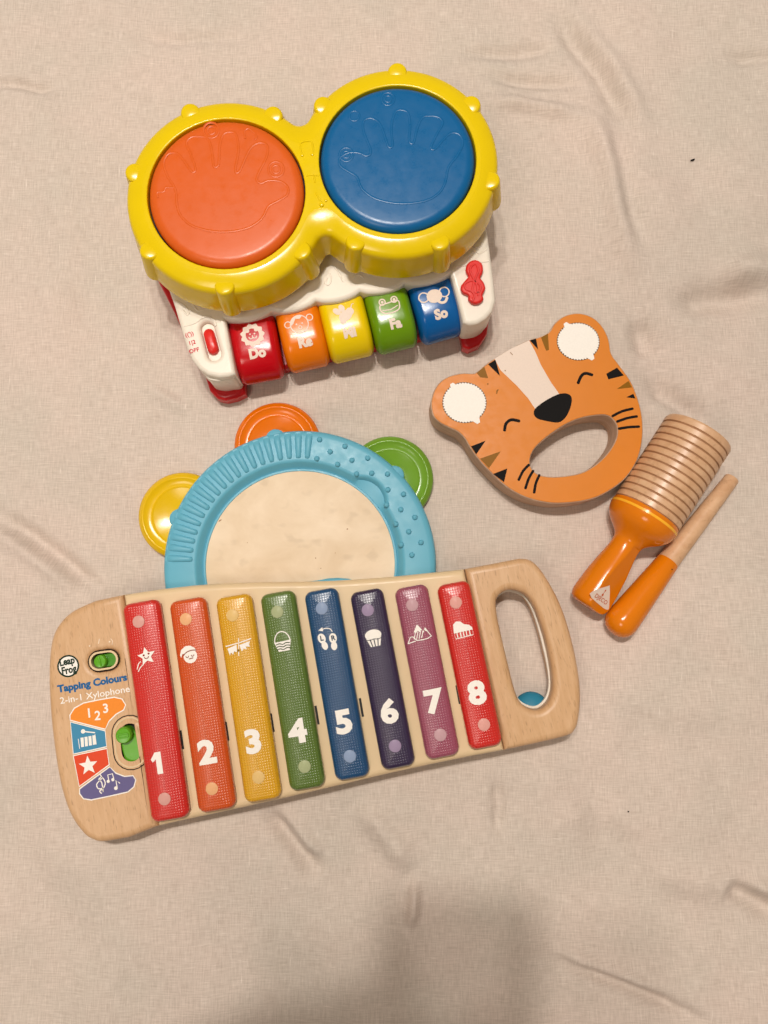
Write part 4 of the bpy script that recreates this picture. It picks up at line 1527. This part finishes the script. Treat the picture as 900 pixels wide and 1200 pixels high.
def build_mallet(xyl):
    T0, mat, S, O = xyl
    # head rests in the grip opening's lower pocket, stick runs inside the hollow body
    c = S(622.5, 832, 0.0085)
    q = mat @ Vector((c[0], c[1], 0.0085))
    r = 0.0125
    q.z = r * 0.62 + 0.0006
    T = thing('xylophone_mallet', 'blue rounded mallet head peeking from the xylophone grip opening', 'mallet', (q.x, q.y, 0))
    M['blue_rubber'] = plastic('blue_rubber', srgb(36, 126, 156), 0.5)
    prof = []
    for i in range(0, 17):
        a = -pi / 2 + pi * i / 16
        prof.append((r * cos(a), r * 0.62 * sin(a)))
    part('head', xf(lathe(prof, 36), lambda w: Vector((w.x, w.y, w.z + q.z))), 'blue_rubber', T, world=False, smooth_deg=60)
    e1 = (mat @ Vector((1, 0, 0)) - mat @ Vector((0, 0, 0)))
    a = Vector((0, 0, q.z))
    b = a - e1 * 0.13
    b.z = q.z
    part('stick', tube([a - e1 * 0.006, a - e1 * 0.05, b], 0.0032, 12), 'beech', T, world=False)


# ================================================================== TIGER
def build_tiger():
    H = 0.0235
    base = U(640, 500, 0)
    T = thing('tiger_rattle', 'orange painted wooden tiger face with closed eyes and an open grip below the nose', 'wooden toy', (base.x, base.y, 0))
    FOOT.append((base.x - 0.005, base.y + 0.005, 0.072, 0.062, radians(15)))
    out = [(556.7, 436.7), (541, 437), (523, 442), (511, 453), (505, 470), (507, 486), (514.4, 495), (525.6, 501), (536, 506), (544.4, 514), (551, 525),
           (561, 539), (579, 558), (596.7, 573), (617, 583.5), (641, 589.5), (663, 590), (688, 586.5), (708, 579), (731, 563), (746, 542), (753, 518), (753.5, 492), (749, 470),
           (740, 447), (726, 427), (717, 414), (714, 398), (707, 383), (695, 371.5), (678.5, 366.5), (662, 369.5), (650, 378.5), (643, 389), (632, 394.5), (620, 398), (601, 407), (579, 420), (567, 428.5)]
    hol = [(621.5, 539), (626, 527), (638, 515), (659, 500), (680, 490.5), (704, 486.5), (716, 489.5), (723, 500), (721.5, 515), (711, 532), (695, 546.5), (677, 555), (650, 558.5), (632, 556), (623.5, 549)]
    w = lambda u, v, z=H: (U(u, v, z).x, U(u, v, z).y)
    O = smooth([w(*p) for p in out], 5)
    Hh = smooth([w(*p) for p in hol], 6)
    blk = part('block', slab([O, Hh], 0, H - 0.0004, 0.0011, 3), 'tiger_wood', T)
    # painted face, a skin of paint just inside the rim
    def inset(loop, dist):
        n = len(loop)
        o = []
        area = sum(loop[i][0] * loop[(i + 1) % n][1] - loop[(i + 1) % n][0] * loop[i][1] for i in range(n))
        sg = 1 if area > 0 else -1
        for i in range(n):
            t = Vector(loop[(i + 1) % n]) - Vector(loop[i - 1])
            t.normalize()
            o.append((loop[i][0] - t.y * dist * sg, loop[i][1] + t.x * dist * sg))
        return o
    face = part('painted_face', slab([inset(O, 0.0008), inset(Hh, -0.0007)], H - 0.0009, H, 0.00025, 1), 'tiger_paint', T)
    on = lambda x, y, h: Vector((x, y, H + h))
    P = lambda pts: [w(*p) for p in pts]
    part('forehead_patch', Ink().poly(P([(579.5, 420.5), (600, 408), (620, 399)] + [(626.7, 411), (634, 428), (645.6, 448), (655.5, 462), (640, 472), (627, 479), (619, 467), (605.6, 452), (586.7, 434)])).geo(on, 0.0001), 'ink_pink', face)
    part('nose', Ink().poly(smooth(P([(625.5, 485), (628, 478), (641, 468.5), (654.4, 462), (665, 461.5), (670, 467), (668, 479), (662, 490), (654, 495), (641, 493.5), (630, 490.5)]), 4)).geo(on, 0.00022), 'ink_black', face)
    px = 1 / 1700
    part('eye', Ink().stroke(smooth(P([(591.3, 504), (593, 496.5), (599, 492), (608, 493.3)]), 5, False), 3.6 * px).geo(on), 'ink_black', face)
    part('eye', Ink().stroke(smooth(P([(677.6, 448.5), (681, 441), (686, 437.5), (693.5, 439.3)]), 5, False), 3.6 * px).geo(on), 'ink_black', face)
    for pts in ([(572, 427), (580.5, 421.6), (586, 440.7)], [(621, 399), (628, 396.8), (630.6, 409.6)], [(552, 523), (569, 516.5), (558, 532.5)], [(578, 555.5), (594.4, 549), (590.6, 565)],
                [(723, 431), (731, 440), (713, 444.5), (710.5, 438)], [(742, 461.5), (744.5, 467), (734, 465.6)]):
        q = P(pts)
        q = smooth([tuple(Vector(a).lerp(Vector(b), t)) for a, b in zip(q, q[1:] + q[:1]) for t in (0.05, 0.5, 0.95)], 3)
        part('stripe', Ink().poly(q).geo(on, 0.00016), 'ink_black', face)
    for pts in ([(558.5, 437), (567.5, 429.8), (572, 443), (563, 442.3)], [(634, 395.6), (642, 391), (643.3, 410), (640, 411)], [(562.5, 537.5), (586.7, 529), (573, 548.6)], [(736.5, 446.5), (740.5, 454), (723, 455.8)]):
        q = P(pts)
        q = smooth([tuple(Vector(a).lerp(Vector(b), t)) for a, b in zip(q, q[1:] + q[:1]) for t in (0.05, 0.5, 0.95)], 3)
        part('stripe', Ink().poly(q).geo(on, 0.00013), 'ink_olive', face)
    for pts in ([(619.5, 545), (613, 552), (608, 562)], [(624.6, 552), (619.5, 561), (615.8, 572)], [(632, 557), (628, 566), (626, 577)],
                [(718, 487.5), (729, 482), (741, 479)], [(723.5, 494), (735, 490), (746, 488)], [(725.5, 502.3), (737, 500.6), (748.5, 500)]):
        part('whisker', Ink().stroke(smooth(P(pts), 4, False), 3.1 * px).geo(on), 'ink_black', face)
    nick = Ink()
    nick.stroke(P([(582, 461), (582.5, 458), (583.5, 457)]), 1.4 * px).disc(w(571.5, 450), 0.9 * px, 8).disc(w(592, 434.5), 0.8 * px, 6).stroke(P([(598, 413), (600.5, 416)]), 0.7 * px)
    part('paint_nick', nick.geo(on, 0.0003), 'ink_olive', face)
    # white jagged-rimmed ear discs
    for (cu, cv), ru, rv, tails in (((544.3, 471.8), 26, 24.6, ((529, 449.5), (561, 496))), ((677.6, 400.2), 25.4, 23.2, ((662, 378.5), (695, 421.5)))):
        c = w(cu, cv)
        ru, rv = ru * px * 1.015, rv * px * 1.015
        n = 46
        o = []
        for i in range(n * 2):
            a = pi * i / n
            f = 1.0 if i % 2 == 0 else 0.93
            o.append((c[0] + ru * f * cos(a), c[1] + rv * f * sin(a)))
        part('ear_ring', Ink().poly([(c[0] + ru * 1.0 * cos(2 * pi * i / 60), c[1] + rv * 1.0 * sin(2 * pi * i / 60)) for i in range(60)]).geo(on, 0.00008), 'ink_umber', face)
        ink = Ink().poly(o)
        for tu, tv in tails:
            q = Vector(w(tu, tv))
            dv = Vector((c[0] - q.x, c[1] - q.y)).normalized()
            nv = Vector((-dv.y, dv.x))
            ink.poly([tuple(q - nv * 2 * px), tuple(q + dv * 9 * px - nv * 6 * px), tuple(q + dv * 9 * px + nv * 6 * px), tuple(q + nv * 2 * px)])
        part('ear_disc', ink.geo(on, 0.0002), 'ink_white', face)


# ================================================================== GUIRO AND STICK
def axis_frame(A, B):
    d = (B - A).normalized()
    side = d.cross(Vector((0, 0, 1))).normalized()     # to the right looking along d
    up = side.cross(d)
    return d, side, up


def turned(profile, A, d, side, up, n=56, mod=None):
    V, Fc = [], []
    k = len(profile)
    for (t, r) in profile:
        for j in range(n):
            a = 2 * pi * j / n
            x, y = r * cos(a), r * sin(a)
            if mod:
                x, y = mod(t, x, y)
            V.append(A + d * t + side * x + up * y)
    for i in range(k - 1):
        for j in range(n):
            l = (j + 1) % n
            Fc.append((i * n + j, i * n + l, (i + 1) * n + l, (i + 1) * n + j))
    Fc.append(tuple(range(n))[::-1])
    Fc.append(tuple((k - 1) * n + j for j in range(n)))
    return V, Fc


def build_guiro():
    Rb = 0.0245
    E = U(818.5, 507, Rb + 0.0002)        # centre of the open end
    Hd = U(688, 709, 0.0135)              # centre of the handle end
    d, side, up = axis_frame(E, Hd)
    Lt = (Hd - E).length
    T = thing('guiro', 'wooden guiro with ringed grooves and a glossy orange handle beside the tiger', 'guiro', (E.x, E.y, 0))
    m = (E + Hd) / 2
    FOOT.append((m.x, m.y, Lt / 2, 0.026, atan2(d.y, d.x)))
    Lg = (U(757, 600, Rb) - E).length     # grooved length
    ng = 13
    prof, fm = [(0.0, 0.015), (0.0, Rb - 0.0016), (0.0004, Rb - 0.0006), (0.0016, Rb)], [0, 0, 0]
    st = (Lg - 0.0016) / ng
    for i in range(ng):
        t = 0.0016 + st * i
        g = 0.0013
        for a, b, kind in ((t + st - g * 1.25, Rb, 0), (t + st - g, Rb - 0.0003, 0), (t + st - g * 0.85, Rb - 0.0007, 1), (t + st - g * 0.25, Rb - 0.0007, 1), (t + st - g * 0.1, Rb - 0.0003, 1), (t + st + 0.0001, Rb, 0)):
            prof.append((a, b))
            fm.append(kind)
    n = 64
    V, Fc = turned(prof, E, d, side, up, n)
    fmat = []
    for i in range(len(prof) - 1):
        fmat += [fm[i] if i < len(fm) else 0] * n
    fmat += [0, 0]
    part('grooved_body', (V, Fc), ['guiro_wood', 'groove'], T, fmat=fmat, smooth_deg=25)
    # hollow mouth
    part('mouth', turned([(-0.0003, 0.0175), (-0.0002, 0.0172), (0.0003, 0.0165)], E, d, side, up, 40), 'groove', T)
    t0 = Lg
    hp = [(t0 - 0.001, Rb - 0.001), (t0, Rb + 0.0000), (t0 + 0.004, Rb + 0.0002), (t0 + 0.0085, Rb - 0.0009), (t0 + 0.0125, Rb - 0.0034), (t0 + 0.0160, Rb - 0.0072),
          (t0 + 0.0190, Rb - 0.0108), (t0 + 0.0225, 0.0108), (t0 + 0.0265, 0.0101), (t0 + 0.0320, 0.0104), (t0 + 0.040, 0.0116), (t0 + 0.050, 0.0131)]
    te = Lt + 0.001
    hp += [(te - 0.010, 0.0143), (te - 0.006, 0.0142), (te - 0.003, 0.0134), (te - 0.001, 0.0118), (te, 0.0090), (te + 0.0004, 0.004)]
    sm = smooth(hp, 3, False)
    nd = Vector((0.62, 0.785))            # facet normal in (side, up)
    nd.normalize()
    # side points which way in the picture: keep the facet on the picture's right
    if side.x < 0:
        nd.x = -nd.x

    def facet(t, x, y):
        f = max(0.0, (t - (t0 + 0.020)) / (te - t0 - 0.020))
        lim = 0.0092 + 0.0004 * f
        q = x * nd.x + y * nd.y
        if t > t0 + 0.024 and q > lim:
            x -= (q - lim) * nd.x
            y -= (q - lim) * nd.y
        return x, y
    part('handle', turned(sm, E, d, side, up, 80, facet), 'guiro_paint', T, smooth_deg=32)
    part('yellow_band', turned([(t0 + 0.0016, Rb - 0.0004), (t0 + 0.0020, Rb + 0.00035), (t0 + 0.0036, Rb + 0.00042), (t0 + 0.0042, Rb - 0.0004)], E, d, side, up, 64), 'guiro_band', T)
    # triangular sticker on the facet
    f3 = side * nd.x + up * nd.y
    tang = f3.cross(d).normalized()
    if tang.x < 0:
        tang = -tang
    cu = E + d * (te - 0.0135) + f3 * (0.0092 + 0.0004 * 0.8 + 0.00012)
    tri = [(-0.0070, -0.0012), (0.0060, 0.0066), (0.0070, 0.0058), (0.0048, -0.0078), (0.0040, -0.0086)]
    # sticker frame: x = picture right, y = picture up
    yv = f3.cross(tang).normalized()
    if yv.y < 0:
        yv = -yv
    lay = lambda x, y, h: cu + tang * x + yv * y + f3 * h
    s0 = lambda pts: [(x * 0.92, y * 0.92) for x, y in pts]
    # measured in the picture: corners of the sticker
    cor = [(691, 695.5), (711.5, 687), (714.5, 688), (714, 706), (712.5, 714.5), (704, 710)]
    loc2 = []
    for u, v in cor:
        r_ = ray(u, v)
        c0 = Vector((0, 0, HC))
        tt = (cu - c0).dot(f3) / r_.dot(f3)
        q = c0 + r_ * tt - cu
        loc2.append((q.dot(tang), q.dot(yv)))
    stk = part('sticker', Ink().poly(smooth(loc2, 3)).geo(lay, 0.00006), 'ink_pink', T)
    cx = sum(p[0] for p in loc2) / len(loc2)
    cy = sum(p[1] for p in loc2) / len(loc2)
    def pl(u, v):
        r_ = ray(u, v)
        c0 = Vector((0, 0, HC))
        q = c0 + r_ * ((cu - c0).dot(f3) / r_.dot(f3)) - cu
        return (q.dot(tang), q.dot(yv))
    a, b = pl(697.5, 697.5), pl(711, 707)
    an = atan2(b[1] - a[1], b[0] - a[0])
    ctr_ = ((a[0] + b[0]) / 2, (a[1] + b[1]) / 2)
    wd_ = hypot(b[0] - a[0], b[1] - a[1])
    ik = Ink().text('DJECO', ctr_, 0.0042, an, 0.01, width=wd_).disc(pl(706, 697), 0.0010, 10).stroke([pl(707, 695.5), pl(708.5, 693)], 0.0005).disc(pl(709.3, 692), 0.0007, 8)
    part('sticker_lettering', ik.geo(lay, 0.0002, 0.00002), 'ink_brown', stk)

    # striker
    rt, rb_, rj = 0.0053, 0.0114, 0.0076
    A = U(858, 560.5, rt + 0.0002)
    B = U(722.5, 736, rb_ + 0.0002)
    d, side, up = axis_frame(A, B)
    L = (B - A).length + 0.0045
    S_ = thing('striker_stick', 'round tapered wooden striker with an orange dipped end lying along the guiro', 'stick', (A.x, A.y, 0))
    FOOT.append(((A.x + B.x) / 2, (A.y + B.y) / 2, L / 2, 0.012, atan2(d.y, d.x)))
    J = (U(780.5, 657, 0.0076) - A).length
    pw = [(0, 0.002), (0, rt - 0.0008), (0.0003, rt - 0.0002), (0.001, rt), (J * 0.5, rt + 0.0012), (J, rj)]
    part('wooden_shaft', turned(pw, A, d, side, up, 32), 'guiro_wood', S_)
    po = [(J - 0.0001, rj + 0.0001), (J + 0.0004, rj + 0.0003), (J + (L - J) * 0.3, rj + 0.0017), (J + (L - J) * 0.6, rb_ - 0.0008), (L - 0.014, rb_)]
    for i in range(0, 9):
        a_ = pi / 2 * i / 8
        po.append((L - 0.0105 + 0.0105 * sin(a_), max(rb_ * cos(a_) ** 0.8, 0.0008)))
    part('orange_grip', turned(po, A, d, side, up, 40), 'guiro_paint', S_, smooth_deg=40)
    p = U(784.5, 667.5, 0.016)
    part('chip', turned([(-0.0005, 0.0003), (0, 0.0006), (0.0005, 0.0003)], A + d * (J + 0.005) + (side * (0.45 if side.x > 0 else -0.45) + up * 0.9).normalized() * (rj + 0.0004), d, side, up, 8), 'ink_black', S_.children[1])


# ================================================================== SMALL THINGS ON THE SHEET
def build_specks():
    for (u, v), l, w_, an, lab in (((811.5, 188), 0.0019, 0.0008, 0.35, 'tiny black crumb lying on the bare sheet beyond the drum toy'),
                                   ((736, 951), 0.0006, 0.0005, 0.0, 'minute dark speck on the bare sheet below the orange striker end')):
        p = U(u, v, 0)
        T = []
        rings = []
        for t, r in ((-1, 0.15), (-0.7, 0.7), (0, 1), (0.6, 0.8), (1, 0.2)):
            rings.append([(t * l, r * w_ * cos(a) + 0.0003 * t * t, 0.0014 + 0.7 * r * w_ * sin(a)) for a in [2 * pi * i / 8 for i in range(8)]])
        g = loft(rings)
        me = bpy.data.meshes.new('crumb')
        me.from_pydata([tuple(v_) for v_ in g[0]], [], g[1])
        finish(me, 'ink_black')
        o = bpy.data.objects.new('crumb', me)
        COL.objects.link(o)
        o.location = (p.x, p.y, -0.0008)
        o.rotation_euler = (0, 0, an)
        o['label'] = lab
        o['category'] = 'crumb'
        FOOT.append((p.x, p.y, 0.001, 0.001, 0))


# ================================================================== WHO TAKES THE PICTURE (just out of frame, casts the soft shadow at the near edge)
def build_photographer():
    R = Matrix.Translation((0, 0, HC)) @ Matrix.Rotation(TH, 4, 'X')
    T = thing('phone', 'dark smartphone held flat over the toys, seen only as a shadow', 'phone', (0, 0, 0), R)
    rr = lambda hw, y0, y1, c: [(sx * (hw - c) + c * cos(t), (y1 - c if sy > 0 else y0 + c) + c * sin(t)) for q, (sx, sy) in enumerate(((1, 1), (-1, 1), (-1, -1), (1, -1))) for t in [pi / 2 * q + pi / 2 * j / 6 for j in range(7)]]
    part('case', slab([rr(0.0375, -0.135, 0.018, 0.008)], 0.004, 0.012, 0.0015), 'phone', T, world=False)
    part('screen', slab([rr(0.0350, -0.132, 0.015, 0.006)], 0.0119, 0.0124, 0.0001), 'gap', T, world=False)
    nodes, edges = [], []

    def n(x, y, z, r):
        nodes.append(((x, y, z), r))
        return len(nodes) - 1

    def chain(start, pts):
        prev = start
        for p in pts:
            i = n(*p)
            edges.append((prev, i))
            prev = i
        return prev
    pel = n(0, -0.86, 0.24, 0.145)
    ch = chain(pel, [(0, -0.78, 0.42, 0.130), (0, -0.70, 0.60, 0.140), (0, -0.64, 0.72, 0.120)])
    nk = chain(ch, [(0, -0.60, 0.80, 0.058), (0, -0.575, 0.85, 0.055)])
    chain(nk, [(0, -0.555, 0.90, 0.080), (0, -0.535, 0.97, 0.088), (0, -0.54, 1.03, 0.062)])
    for sx in (-1, 1):
        w = chain(ch, [(sx * 0.16, -0.66, 0.73, 0.062), (sx * 0.24, -0.54, 0.62, 0.046), (sx * 0.26, -0.42, 0.54, 0.042), (sx * 0.19, -0.24 + (0.08 if sx < 0 else 0), 0.552, 0.040), (sx * 0.115, -0.145 + (0.08 if sx < 0 else 0), 0.562, 0.038), (sx * 0.085, -0.105 + (0.07 if sx < 0 else 0), 0.564, 0.034)])
        for k in range(4):
            y = -0.125 + k * 0.020 + (0.045 if sx < 0 else 0)
            chain(w, [(sx * 0.056, y - 0.004, 0.546, 0.010), (sx * 0.049, y, 0.538, 0.009), (sx * 0.030, y + 0.002, 0.535 + 0.10 * y * 0, 0.008), (sx * 0.018, y + 0.002, 0.536, 0.007)]) if k < 3 else chain(w, [(sx * 0.056, -0.100, 0.560, 0.011), (sx * 0.040, -0.085, 0.568, 0.009), (sx * 0.024, -0.075, 0.570, 0.008)])
        kn = chain(pel, [(sx * 0.12, -0.84, 0.16, 0.095), (sx * 0.15, -0.60, 0.10, 0.078), (sx * 0.15, -0.52, 0.075, 0.068)])
        chain(kn, [(sx * 0.14, -0.70, 0.060, 0.056), (sx * 0.12, -0.90, 0.050, 0.044), (sx * 0.12, -1.02, 0.040, 0.036)])
    me = bpy.data.meshes.new('person')
    me.from_pydata([q[0] for q in nodes], edges, [])
    o = bpy.data.objects.new('person', me)
    COL.objects.link(o)
    md = o.modifiers.new('skin', 'SKIN')
    md.use_smooth_shade = True
    for sv, q in zip(me.skin_vertices[0].data, nodes):
        sv.radius = (q[1], q[1])
    me.skin_vertices[0].data[0].use_root = True
    o.modifiers.new('sub', 'SUBSURF').levels = 1
    o.modifiers['sub'].render_levels = 1
    dg = bpy.context.evaluated_depsgraph_get()
    m2 = bpy.data.meshes.new_from_object(o.evaluated_get(dg))
    o.modifiers.clear()
    o.data = m2
    m2.materials.clear()
    m2.materials.append(M['shirt'])
    o['label'] = 'kneeling person in grey leaning over the sheet with a phone in both hands'
    o['category'] = 'person'


build_drum()
tb = build_tambourine()
xy = build_xylophone(tb)
build_mallet(xy)
build_tiger()
build_guiro()
build_specks()
build_sheet()
build_photographer()
